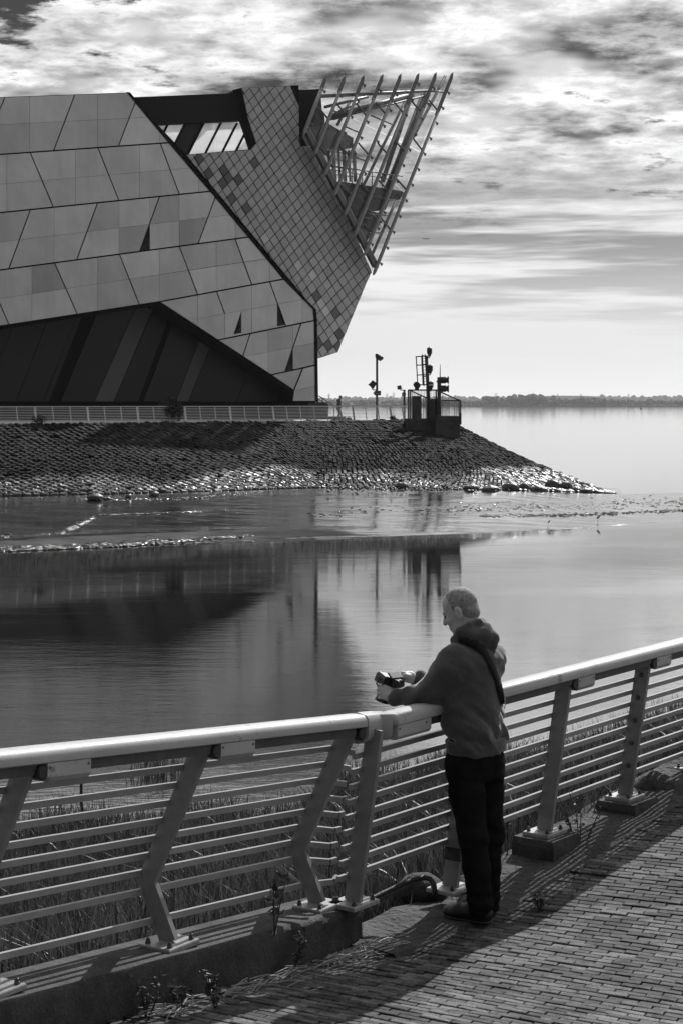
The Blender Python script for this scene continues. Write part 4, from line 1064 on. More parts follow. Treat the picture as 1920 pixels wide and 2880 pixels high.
# wave-lapped crests of wet mud: small glistening lumps
def mud_point(px, py):
    e = gp(px, edge_y(px), ZW); tp = gp(px, toe_py(px) + 2, ZT - mud_drop(px)); best = None
    for f in np.linspace(0, 1, 260):
        p = e.lerp(tp, f); y_ = HZ + (H - p.z) / p.y * F
        if best is None or abs(y_ - py) < best[0]: best = (abs(y_ - py), p)
    return best[1]
CR = [([(0, 1548), (255, 1538), (510, 1521), (785, 1499)], 1100, 11, 3), ([(0, 1516), (160, 1505), (220, 1478), (262, 1456)], 420, 6, 4), ([(275, 1450), (450, 1444), (640, 1437)], 160, 2, 2), ([(217, 1408), (350, 1406), (472, 1405)], 140, 3, 3), ([(472, 1405), (600, 1396), (760, 1384)], 160, 2.5, 2), ([(1250, 1425), (1500, 1425), (1920, 1412)], 500, 14, 12), ([(1350, 1452), (1600, 1450), (1920, 1436)], 400, 4, 4), ([(860, 1450), (1100, 1430), (1300, 1425)], 90, 12, 12)]
V = []; Q = []; r = np.random.default_rng(8); o = 0
for line, n, s0, s1 in CR:
    for k in range(n):
        f = r.random(); i = min(int(f * (len(line) - 1)), len(line) - 2); g = f * (len(line) - 1) - i
        px = line[i][0] + (line[i + 1][0] - line[i][0]) * g; py = line[i][1] + (line[i + 1][1] - line[i][1]) * g + r.normal(0, s0 + (s1 - s0) * f) * .6
        p = mud_point(px, min(py, edge_y(px) - 1)); s = r.uniform(.03, .10) * (1 if px < 850 else .62)
        V.append(IV * s * r.uniform(.55, 1.3, (12, 1)) * np.array([2.2, 1.2, .5]) + np.array(p) + np.array([0, 0, .02])); Q.append(IF + o); o += 12
tag(obj_np('mud_ripples', np.concatenate(V), np.concatenate(Q), mat('mud_lumps', .03, .16, var=.3, vs=1, bump=.5, bs=9, spec=.9)), kind='stuff')

# ---- birds and the buoy
bird_m = mat('bird_feather', .04, .7, var=.5, vs=20); 
def wader(px, py, h_, label):
    p = mud_point(px, py); t = thing('wading_bird', p, label, 'bird', 'birds on the mud')
    m_ = MB(); m_.tube([p + Vector((-.22, 0, .62)) * h_, p + Vector((-.05, 0, .70)) * h_, p + Vector((.14, 0, .80)) * h_, p + Vector((.20, 0, 1.0)) * h_, p + Vector((.28, 0, 1.10)) * h_, p + Vector((.46, 0, 1.05)) * h_], [.02 * h_, .15 * h_, .14 * h_, .07 * h_, .085 * h_, .01 * h_], 8); m_.build('body', bird_m, t, True)
    for s_ in (-.03, .03): MB().tube([p + Vector((s_, .02, 0)) * h_, p + Vector((s_, 0, .6)) * h_], .015 * h_, 4).build('leg', bird_m, t)
wader(1541, 1478, .24, 'smaller wading bird on the wet mud, nearer the embankment'); wader(1680, 1470, .36, 'larger wading bird standing upright at the water edge')
p = yp(1197, 672, 300); t = thing('gull', p, 'tiny gull flying beside the glass prow', 'bird')
MB().tube([p + Vector((-.25, 0, 0)), p, p + Vector((.22, 0, .03))], [.02, .08, .03], 6).build('body', bird_m, t, True)
for s_ in (-1, 1): MB().add([p + Vector((-.08, 0, .04)), p + Vector((.08, 0, .04)), p + Vector((s_ * .42 + .02, 0, .14)), p + Vector((s_ * .75 - .1, 0, .02))], [(0, 1, 2), (0, 2, 3)]).build('wing', bird_m, t)
p = gp(1801, 1151, ZW); t = thing('channel_buoy', p, 'small dark channel buoy afloat below the far shore', 'buoy'); s_ = p.y / F
MB().lathe(p, (0, 0, 1), [(-s_, 3.4 * s_), (s_ * 1.6, 3.6 * s_), (s_ * 2.0, 2.6 * s_)], 10).build('float', pole_m, t)
MB().lathe(p + Vector((0, 0, s_ * 2)), (0, 0, 1), [(0, 2.0 * s_), (s_ * 5.5, .6 * s_), (s_ * 6.5, .8 * s_), (s_ * 7, .2 * s_)], 8).build('tower', pole_m, t)

# ================================================================== NEAR RAILING
UP = Vector((0, 0, 1))
paint = MN('rail_paint')
wear = paint.rng(paint.noise(9, 7, .75), .58, .66, 0, 1)
paint.set(Base_Color=paint.math('ADD', paint.math('MULTIPLY', paint.rng(paint.noise(2.5, 5, .6), .3, .7, .38, .47), paint.math('SUBTRACT', 1.0, wear)), paint.math('MULTIPLY', wear, .22)), Roughness=paint.rng(paint.noise(14, 4, .6), .3, .7, .45, .62), Specular_IOR_Level=.5)
paint.bump(paint.noise(60, 4, .6), .12, .004)
paint = MATS['rail_paint']
post_m = mat('post_paint', .25, .45, var=.22, vs=5, fine=.06, fs=90, bump=.08, bs=60)
bar_m = mat('bar_paint', .33, .32, var=.15, vs=6, bump=.05, bs=60)
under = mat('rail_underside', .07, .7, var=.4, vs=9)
galv = mat('galvanised_plate', .36, .40, .3, var=.2, vs=14, bump=.1, bs=70)
bolt_m = mat('bolt_steel', .10, .4, .6, var=.2, vs=40)

HK1 = gp(1040, 2003, 1.16) - UP * .034; HK2 = gp(1090, 2003, 1.16) - UP * .034
def hl(t): return HK1 - DL * t                          # left handrail, metres of depth back from the corner
def hr(t): return HK2 + DR * t
HPROF = [(.054, -.030), (.064, -.024), (.066, -.002), (.062, .014), (.053, .024), (.042, .030), (0, .034), (-.042, .030), (-.053, .024), (-.062, .014), (-.066, -.002), (-.064, -.024), (-.054, -.030)]
BPROF = [(.042, -.072), (.042, -.031), (-.042, -.031), (-.042, -.072)]
def bolt_copy(parent, p, proto=[None]):
    if proto[0] is None:
        m_ = MB(); m_.lathe((0, 0, 0), UP, [(0, .012), (.011, .012), (.0115, .009), (.022, .008), (.026, .003)], 8)
        me = bpy.data.meshes.new('bolt'); me.from_pydata([tuple(v) for v in m_.v], [], m_.f); me.update(); me.materials.append(bolt_m); proto[0] = me
    o = bpy.data.objects.new('bolt', proto[0]); link(o, parent); o.location = Vector(p) - rootloc(parent); return o
def plate(parent, P, A, B, w_, d_):
    m_ = MB(); q = [P + A * w_ * sx_ + B * d_ * sy_ for sx_, sy_ in ((-1, -1), (1, -1), (1, 1), (-1, 1))]
    m_.cham([x for x in q], UP * .022, .004); o = m_.build('base_plate', galv, parent)
    for sx_, sy_ in ((-1, -1), (1, -1), (1, 1), (-1, 1)): bolt_copy(o, P + A * w_ * .72 * sx_ + B * d_ * .72 * sy_ + UP * .022)
    return o
def post_path(P, D, hline, IN, kink):
    """base, (kink), top of a post: the top meets the handrail line"""
    Dh = Vector((D.x, D.y, 0)); t = (P - hline).dot(Dh) / Dh.dot(Dh); T = hline + D * t - UP * .03
    if not kink: return [P + UP * .02, T]
    K = P + UP * .27 - IN * .125; return [P + UP * .02, K, T]
def make_post(parent, path, IN, D, w_=.088, th=.026, m=None):
    m_ = MB(); n = len(path); pts = []
    Dh = Vector((D.x, D.y, 0)).normalized(); 
    offs = []
    for i in range(n):
        d1 = (path[i] - path[i - 1]).normalized() if i else (path[1] - path[0]).normalized(); d2 = (path[i + 1] - path[i]).normalized() if i < n - 1 else d1
        tg = (d1 + d2).normalized(); side = Dh.cross(tg).normalized()
        if side.dot(IN) < 0: side = -side
        offs.append(side * (w_ / 2) / max(.5, side.dot((Dh.cross(d1)).normalized() * (1 if Dh.cross(d1).dot(IN) > 0 else -1))))
    if n == 2: ring = [path[0] - offs[0], path[0] + offs[0], path[1] + offs[1], path[1] - offs[1]]; m_.prism(ring, Dh * th); m_.v = [v - Dh * th / 2 for v in m_.v]
    else:
        for i in range(n - 1):
            q = MB().prism([path[i] - offs[i], path[i] + offs[i], path[i + 1] + offs[i + 1], path[i + 1] - offs[i + 1]], Dh * th); m_.add([v - Dh * th / 2 for v in q.v], q.f)
    return m_.build('post', m or post_m, parent)
def bar_points_left(path):
    B, K, T = path; L_ = (T - K).length; out = [K.lerp(T, (.035 + .092 * i) / L_) for i in range(8)]
    return [B.lerp(K, .32), B.lerp(K, .80)] + out
def bar_points_right(path):
    B, T = path; L_ = (T - B).length; st_ = (L_ - .16) / 9.25
    return [B.lerp(T, (.12 + st_ * i) / L_) for i in range(10)]
def flat_bar(parent, pts, IN, name='bar', tilt=0.0):
    # a flat bar, its narrow edge up, slightly tipped towards the paving
    d_ = (pts[-1] - pts[0]).normalized(); up = (UP + IN * tilt); up = (up - d_ * up.dot(d_)).normalized(); sd_ = d_.cross(up)
    m_ = MB(); prof = [(-.010, -.0135), (.010, -.0135), (.010, .0135), (-.010, .0135)]
    m_.sweep(prof, pts, sd_, up); return m_.build(name, bar_m, parent)

# --- left (nearer) railing
RL = thing('guard_railing', P1, 'grey painted railing with kinked posts on the raised concrete kerb', 'railing', 'near quayside railings')
lposts = [P00, P0, P1, P2]; lpaths = [post_path(P, DL, HK1, INL, True) for P in lposts]
for P, pa_ in zip(lposts, lpaths): make_post(RL, pa_, INL, DL); plate(RL, P, DLh, INL, .105, .085)
lb = [[q - INL * .052 for q in bar_points_left(p)] for p in lpaths]
rp_path = post_path(P3, DR, HK2, INR, False); rb_pts = [q - INR * .055 for q in bar_points_right(rp_path)]
for k in range(3):
    for a, b in zip(lb[k], lb[k + 1]): d_ = (b - a).normalized(); flat_bar(RL, [a + d_ * .002, b - d_ * .002], INL)
for i, a in enumerate(lb[3]):                              # bent ends between the two corner posts
    tgt = rb_pts[i]; e1 = a.lerp(tgt, .55) + INL * .035 - UP * .004; e2 = a.lerp(tgt, .78) + DR.normalized() * .01 - INR * .01
    s0 = a + (e1 - a).normalized() * .015
    flat_bar(RL, [s0, e1], INL, 'bar_end')
    if i < 6: flat_bar(RL, [e1 + (e2 - e1).normalized() * .004, e2], INL, 'bar_end')
t_far = 5.2; ts = [t_far, 3.2, 2.0, 1.0, 0.0]
m_ = MB(); m_.sweep(HPROF, [hl(t_far), hl(2.6), hl(0)], INL, UP); smooth_angle(m_.build('handrail', paint, RL), 50)
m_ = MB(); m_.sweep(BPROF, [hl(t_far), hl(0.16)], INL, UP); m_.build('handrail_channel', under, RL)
for P, pa_ in zip(lposts, lpaths):
    T = pa_[-1]; Dn = DL.normalized(); q = T + UP * .03
    pr = [(.062, -.034), (.061, -.088), (.048, -.106), (-.048, -.106), (-.061, -.088), (-.062, -.034)]
    if P is not P2:
        m_ = MB(); m_.sweep([(a, b + .006) for a, b in pr], [q + Dn * .05, q + Dn * .30], INL, UP); bxo = smooth_angle(m_.build('housing_box', paint, RL), 30)
        for s_ in (.065, .285): m_ = MB(); m_.lathe(q + Dn * s_ + INL * .062 - UP * .045, INL, [(0, .006), (.003, .005)], 6); m_.build('screw', bolt_m, bxo)
    m_ = MB(); m_.lathe(q + Dn * .03 - UP * .062 - INL * .045, INL, [(0, .030), (.098, .030), (.104, .024)], 12); m_.build('rubber_boot', mat('black_rubber', .02, .6), RL, False)
# joined corner piece
mid_ = (HK1 + HK2) / 2; INM = (INL + INR).normalized()
e0, e1_ = hl(.13), HK1 + DL * .0
m_ = MB(); pr = [(.068, -.075), (.071, -.02), (.068, .014), (.056, .029), (0, .040), (-.056, .029), (-.068, .014), (-.071, -.02), (-.068, -.075), (-.045, -.10), (.045, -.10)]
m_.sweep(pr, [hl(.10), HK1, HK1.lerp(HK2, .62)], [INL, INL, INM], UP); smooth_angle(m_.build('corner_cap', paint, RL), 40)

# --- right (farther) railing
RR = thing('guard_railing', P5, 'grey painted railing with straight leaning posts beyond the corner, where the man leans', 'railing', 'near quayside railings')
P8 = P7 + (P7 - P6)
rposts = [P3, P4, P5, P6, P7, P8]; rpaths = [post_path(P, DR, HK2, INR, False) for P in rposts]
for i, (P, pa_) in enumerate(zip(rposts, rpaths)):
    o = make_post(RR, pa_, INR, DR, .092, .026); 
    pl_ = plate(RR, P, DRh, INR, .105, .085)
    if i == 3:
        for q in range(5):
            c = pa_[0].lerp(pa_[1], .22 + .165 * q) - DRh * .013; MB().lathe(c, -DRh, [(0, .016), (.010, .014), (.014, .006)], 8).build('bolt', bolt_m, o)
    if i == 1: MB().box(pa_[0].lerp(pa_[1], .18), INR * .049, DRh * .016, UP * .035).build('rust_collar', mat('rust', .06, .9, var=.5, vs=30), o)
rbp = []
for i, pa_ in enumerate(rpaths):
    # bars stay parallel to the handrail: measured down from it
    T = pa_[1]; B = pa_[0]; full = rb_pts[0]; d0 = (T.z - B.z)
    pts = []
    for k in range(10):
        dz = rpaths[0][1].z - rb_pts[k].z; f = dz / d0; pts.append(T.lerp(B, f) - INR * .055)
    rbp.append(pts)
for k in range(5):
    for a, b in zip(rbp[k], rbp[k + 1]): d_ = (b - a).normalized(); flat_bar(RR, [a + d_ * .002, b - d_ * .002], INR)
for a in rbp[0]: d_ = DR.normalized(); flat_bar(RR, [a - d_ * .075, a - d_ * .014], INR, 'bar_end')
m_ = MB(); m_.sweep(HPROF, [HK1.lerp(HK2, .66), HK2, hr(2.0), hr(5.0)], [INM, INR, INR, INR], UP); smooth_angle(m_.build('handrail', paint, RR), 50)
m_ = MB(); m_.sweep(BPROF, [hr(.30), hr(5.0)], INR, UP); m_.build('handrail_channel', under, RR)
pr = [(.062, -.034), (.061, -.088), (.048, -.106), (-.048, -.106), (-.061, -.088), (-.062, -.034)]
for i, pa_ in enumerate(rpaths):
    q = pa_[1] + UP * .03; Dn = DR.normalized(); s0 = -.02 if i == 0 else .05
    if i == 0: q = HK2 + Dn * .02
    m_ = MB(); m_.sweep([(a, b + .006) for a, b in pr], [q + Dn * s0, q + Dn * (.27 if i == 0 else .24)], INR, UP); bxo = smooth_angle(m_.build('housing_box', paint, RR), 30)
    for s_ in (s0 + .015, .225): m_ = MB(); m_.lathe(q + Dn * s_ + INR * .062 - UP * .045, INR, [(0, .006), (.003, .005)], 6); m_.build('screw', bolt_m, bxo)
    if i: m_ = MB(); m_.lathe(q + Dn * .03 - UP * .062 - INR * .045, INR, [(0, .030), (.098, .030), (.104, .024)], 12); m_.build('rubber_boot', mat('black_rubber', .02), RR)

# ---- raised kerb under the left railing
km = MN('kerb_concrete')
km.set(Base_Color=km.math('MULTIPLY', km.rng(km.noise(4, 6, .65), .3, .7, .03, .085), km.rng(km.noise(160, 3, .6), .35, .65, .6, 1.3)), Roughness=.9)
km.bump(km.math('ADD', km.noise(40, 5, .7), km.noise(7, 4, .6)), .6, .02)
V = []; Q = []; nk = 70
kend = P2 + DL * .17
for i in range(nk + 1):
    c = P2 + DL * (.17 - 5.4 * i / nk); c0 = c - UP * .002; zb = gz(c.x + INL.x * .16, c.y + INL.y * .16) - .05
    j = lambda s_: (float(fbm(np.array([c.x * 1., c.y, s_]), 6)) - .47) * .022
    sec = [(-.20, zb - c.z - .25), (-.20, -.02), (-.185, 0), (.085, 0), (.108 + j(1), -.004 + j(2) * .5), (.122 + j(3), -.022), (.126 + j(4), -.08), (.13 + j(5), zb - c.z)]
    for a, b in sec: V.append(tuple(c0 + INL * a + UP * b))
ns_ = 8
for i in range(nk):
    for j in range(ns_ - 1): a = i * ns_ + j; Q.append((a, a + 1, a + ns_ + 1, a + ns_))
kb = MB(); kb.v = [Vector(v) for v in V]; kb.f = Q + [tuple(range(ns_ - 1, -1, -1)), tuple(range(nk * ns_, (nk + 1) * ns_))]
kerb = kb.build('kerb_wall', MATS['kerb_concrete'], loc=P1); smooth_angle(kerb, 40); tag(kerb, 'long raised rough concrete kerb carrying the nearer railing', 'kerb')
# footing blocks of the right posts
for i, (P, lb_) in enumerate(((P5, 'concrete footing block under the first post past the man'), (P6, 'concrete footing block under the post with a row of bolts'), (P7, 'concrete footing block at the edge of the picture, in shade'))):
    m_ = MB(); q = []
    for sx_, sy_ in ((-1, -1), (1, -1), (1, 1), (-1, 1)): q.append(P + DRh * (.155 * sx_ + random.uniform(-.01, .01)) + INR * (.135 * sy_ + random.uniform(-.01, .01) + .01) - UP * .16)
    m_.cham(q, UP * .158, .012); o = m_.build('footing_block', MATS['kerb_concrete'], loc=P - UP * .16); tag(o, lb_, 'footing', 'railing footings')

# ---- bent black pipe and broken slab near the corner
pp = [(1004, 2548, 9.0), (1040, 2530, 9.05), (1085, 2508, 9.12), (1130, 2487, 9.18), (1165, 2474, 9.22), (1190, 2468, 9.24), (1208, 2472, 9.24), (1219, 2488, 9.22), (1223, 2518, 9.2)]
o = MB().tube([yp(*p) for p in pp], .014, 8).build('bent_pipe', mat('pipe_black', .025, .5, var=.3, vs=60, bump=.3, bs=120), None, True, yp(1110, 2520, 9.1)); tag(o, 'black bent pipe arching out of the ground between kerb and rusty post', 'pipe')
def stone_lump(p, sx_, sz_, seed, label):
    o = rock(p, sx_, sz_, seed, label); o.name = 'loose_stone'; o.data.materials[0] = apm; o['category'] = 'stone'; o['group'] = 'stones on the apron'; return o
stone_lump(tuple(P4 + DRh * .28 - INR * .10 - UP * .09), .13, .08, 91, 'rough stone lump beside the rusty post, behind the man')
o = stone_lump(tuple(yp(1185, 2518, 9.72)), .15, .10, 95, 'dark broken slab of stone behind the bent pipe'); o.data.materials[0] = mat('slab_dark', .03, .9, var=.5, vs=9, bump=.6, bs=20)
stone_lump(tuple(P6 + DRh * .42 - INR * .02 - UP * .10), .18, .14, 93, 'dark rough stone past the bolted post')

# ================================================================== GRASS
gm = MN('reed_grass'); gm.t.nodes.remove(gm.p)
gc = gm.math('MULTIPLY', gm.rng(gm.n('ShaderNodeNewGeometry').outputs['Random Per Island'], 0, 1, .006, .13, False), gm.rng(gm.noise(1.2, 4, .6), .3, .7, .55, 1.3))
df = gm.n('ShaderNodeBsdfDiffuse'); tl = gm.n('ShaderNodeBsdfTranslucent'); gs = gm.n('ShaderNodeBsdfGlossy'); gs.inputs['Roughness'].default_value = .4; gs.inputs['Color'].default_value = (.35, .35, .35, 1)
for nn_ in (df, tl): gm.l(gc, nn_.inputs[0])
m1 = gm.n('ShaderNodeMixShader'); m1.inputs[0].default_value = .3; gm.l(df.outputs[0], m1.inputs[1]); gm.l(tl.outputs[0], m1.inputs[2])
m2 = gm.n('ShaderNodeMixShader'); m2.inputs[0].default_value = .10; gm.l(m1.outputs[0], m2.inputs[1]); gm.l(gs.outputs[0], m2.inputs[2]); gm.l(m2.outputs[0], gm.out.inputs[0])
def blades(P, hgt, wid, lean_, r):
    """P (n,3) roots -> tapered bent blades, 3 quads... as 7 verts"""
    n = len(P); az = r.uniform(0, 2 * np.pi, n); ln = r.normal(0, 1, n) * lean_ + .05; d_ = np.stack([np.cos(az), np.sin(az), np.zeros(n)], 1)
    f_ = r.uniform(0, 2 * np.pi, n); s_ = np.stack([np.cos(f_), np.sin(f_), np.zeros(n)], 1) * wid[:, None]
    up = np.array([0, 0, 1.0]); V = np.zeros((n, 7, 3))
    for k, (t, wk) in enumerate(((0, 1), (.4, .85), (.75, .55))):
        c = P + up * (hgt * t * (1 - .25 * np.abs(ln) * t))[:, None] + d_ * (hgt * ln * t * t)[:, None]
        V[:, 2 * k] = c - s_ * wk; V[:, 2 * k + 1] = c + s_ * wk
    V[:, 6] = P + up * (hgt * (1 - .25 * np.abs(ln)))[:, None] + d_ * (hgt * ln)[:, None]
    b = np.arange(n)[:, None] * 7
    T = np.concatenate([b + np.array([[0, 1, 3]]), b + np.array([[0, 3, 2]]), b + np.array([[2, 3, 5]]), b + np.array([[2, 5, 4]]), b + np.array([[4, 5, 6]])], 0)
    return V.reshape(-1, 3), T
r = np.random.default_rng(21); pts = []
while len(pts) < 62000:
    Y = r.uniform(7.2, 40); k_ = r.uniform(-.225, .225); x = k_ * Y; r0 = rail_y(x)
    if Y < r0 + .22 or Y > shore_y(x) + .9: continue
    if r.random() > min(1, 14.0 / Y) : continue
    cl_ = float(vnoise(np.array([x, Y, 0.]), 1.1)) ; sh = (shore_y(x) + .3 - Y)
    if sh < 2.2 and cl_ < .52 - .16 * sh: continue
    pts.append((x, Y, bank_z(x, Y) - .05, (.28 + .45 * cl_) * (1.0 if sh > 1 else .8) * (.55 if Y < r0 + .8 else 1)))
pts = np.array(pts); hg = pts[:, 3] * r.uniform(.45, 1.2, len(pts))
V, T = blades(pts[:, :3], hg, r.uniform(.0025, .0055, len(pts)) * (1 + pts[:, 1] * .035), .42, r)
grass = obj_np('reed_grass', V, T, MATS['reed_grass']); tag(grass, 'tall dry reed grass covering the bank behind the railings', 'grass', kind='stuff')
# isolated clump standing in the water, thin stake
p = gp(445, 2180, ZW); q = np.stack([r.normal(p.x, .22, 140), r.normal(p.y, .22, 140), np.full(140, ZW - .05)], 1)
V, T = blades(q, r.uniform(.25, .75, 140), np.full(140, .007), .5, r); gcl = obj_np('reed_clump', V, T, MATS['reed_grass']); tag(gcl, 'lone clump of reeds standing in the water behind the nearer railing', 'reeds')
b_ = gp(233, 2300, ZW + .5); o = MB().tube([b_ - UP * .8, yp(228, 2150, b_.y)], .022, 6).build('mooring_stake', pole_m, loc=b_); tag(o, 'thin dark upright stake in the reeds behind the nearer railing', 'stake')

# ================================================================== LITTER AND WEEDS
sm_ = mat('dry_straw', .34, .6, var=.35, vs=25)
m_ = MB(); r = random.Random(4)
for k in range(330):
    t = r.uniform(-.1, 1) ; c = kend.lerp(P1 - DL * .35, t ** 1.0) ; q = c + INL * (.19 + abs(r.gauss(0, .07))); 
    if r.random() < .45: q = kend + DL * r.uniform(-.35, .05) + INL * (.2 + abs(r.gauss(0, .05)))
    q.z = gz(q.x, q.y) + .006 + r.random() * .02; a = r.gauss(.75, .45); l_ = r.uniform(.03, .15); d_ = Vector((math.cos(a), math.sin(a), r.gauss(0, .12))) * l_
    m_.tube([q - d_ / 2, q + d_ * .1 + Vector((0, 0, .004)), q + d_ / 2], r.uniform(.0012, .003), 4)
tag(m_.build('straw_litter', sm_), 'scattered dry straw lying against the kerb on the paving', 'litter', kind='stuff')
leaf_n = mat('weed_leaf', .07, .55, var=.4, vs=30, spec=.4)
def weed(base, h_, nst, nl, size, label, seed, name='weed'):
    r = random.Random(seed); t = thing(name, base, label, 'weed', 'weeds along the railing')
    lm = MB()
    for s_ in range(nst):
        a = r.uniform(0, 6.28); e = base + Vector((math.cos(a) * h_ * .35, math.sin(a) * h_ * .35, h_ * r.uniform(.6, 1))); m1_ = base.lerp(e, .5) + Vector((r.gauss(0, .02), r.gauss(0, .02), h_ * .08))
        MB().tube([base - UP * .03, m1_, e], [.004, .003, .0015], 5).build('stem', bark, t)
        for k in range(nl):
            f = r.uniform(.2, 1); c = base.lerp(m1_, f * 2) if f < .5 else m1_.lerp(e, f * 2 - 1)
            d_ = Vector((r.gauss(0, 1), r.gauss(0, 1), r.gauss(.1, .6))).normalized() * size * r.uniform(.6, 1.3); w_ = d_.cross(Vector((r.gauss(0, 1), r.gauss(0, 1), 1.5))).normalized() * size * .28
            n_ = d_.cross(w_).normalized() * size * .12
            lm.add([c, c + d_ * .45 + w_ + n_, c + d_ - n_, c + d_ * .45 - w_ + n_], [(0, 1, 2), (0, 2, 3)])
    lm.build('leaves', leaf_n, t); return t
kf = lambda t, a: (P2 - DL * t + INL * a)
q = kf(.46, .13); weed(q, .26, 3, 12, .05, 'leafy weed with broad leaves growing over the kerb edge between two posts', 1)
q = kf(.42, .19); q.z = gz(q.x, q.y); weed(q, .20, 3, 14, .04, 'dark weed on the paving directly below the leafy kerb weed', 2)
for k, (t, a, h_) in enumerate(((.95, .21, .15), (1.15, .24, .13), (1.30, .20, .17), (1.05, .32, .08))):
    q = kf(t, a); q.z = gz(q.x, q.y); weed(q, h_, 4, 16, .028, ['small leafy weed at the kerb foot below the kinked post', 'bushy low weed at the kerb foot nearer the picture corner', 'dark upright weed at the kerb foot in the deepest shade', 'flat sprawling weed on the paving in front of the kerb weeds'][k], 5 + k)
q = P5 + DRh * .20 + INR * .12 - UP * .12; weed(q, .38, 5, 14, .035, 'tall wiry weed beside the footing block past the man', 12)
q = MAN + Vector((.33, .12, 0)); q.z = gz(q.x, q.y) + .02; weed(q, .07, 5, 10, .03, 'low dark weed on the apron just behind the man\'s heels', 13)
q = P6 + DRh * .26 + INR * .25 - UP * .15; weed(q, .10, 4, 10, .03, 'low weed in the shade past the bolted post', 14)

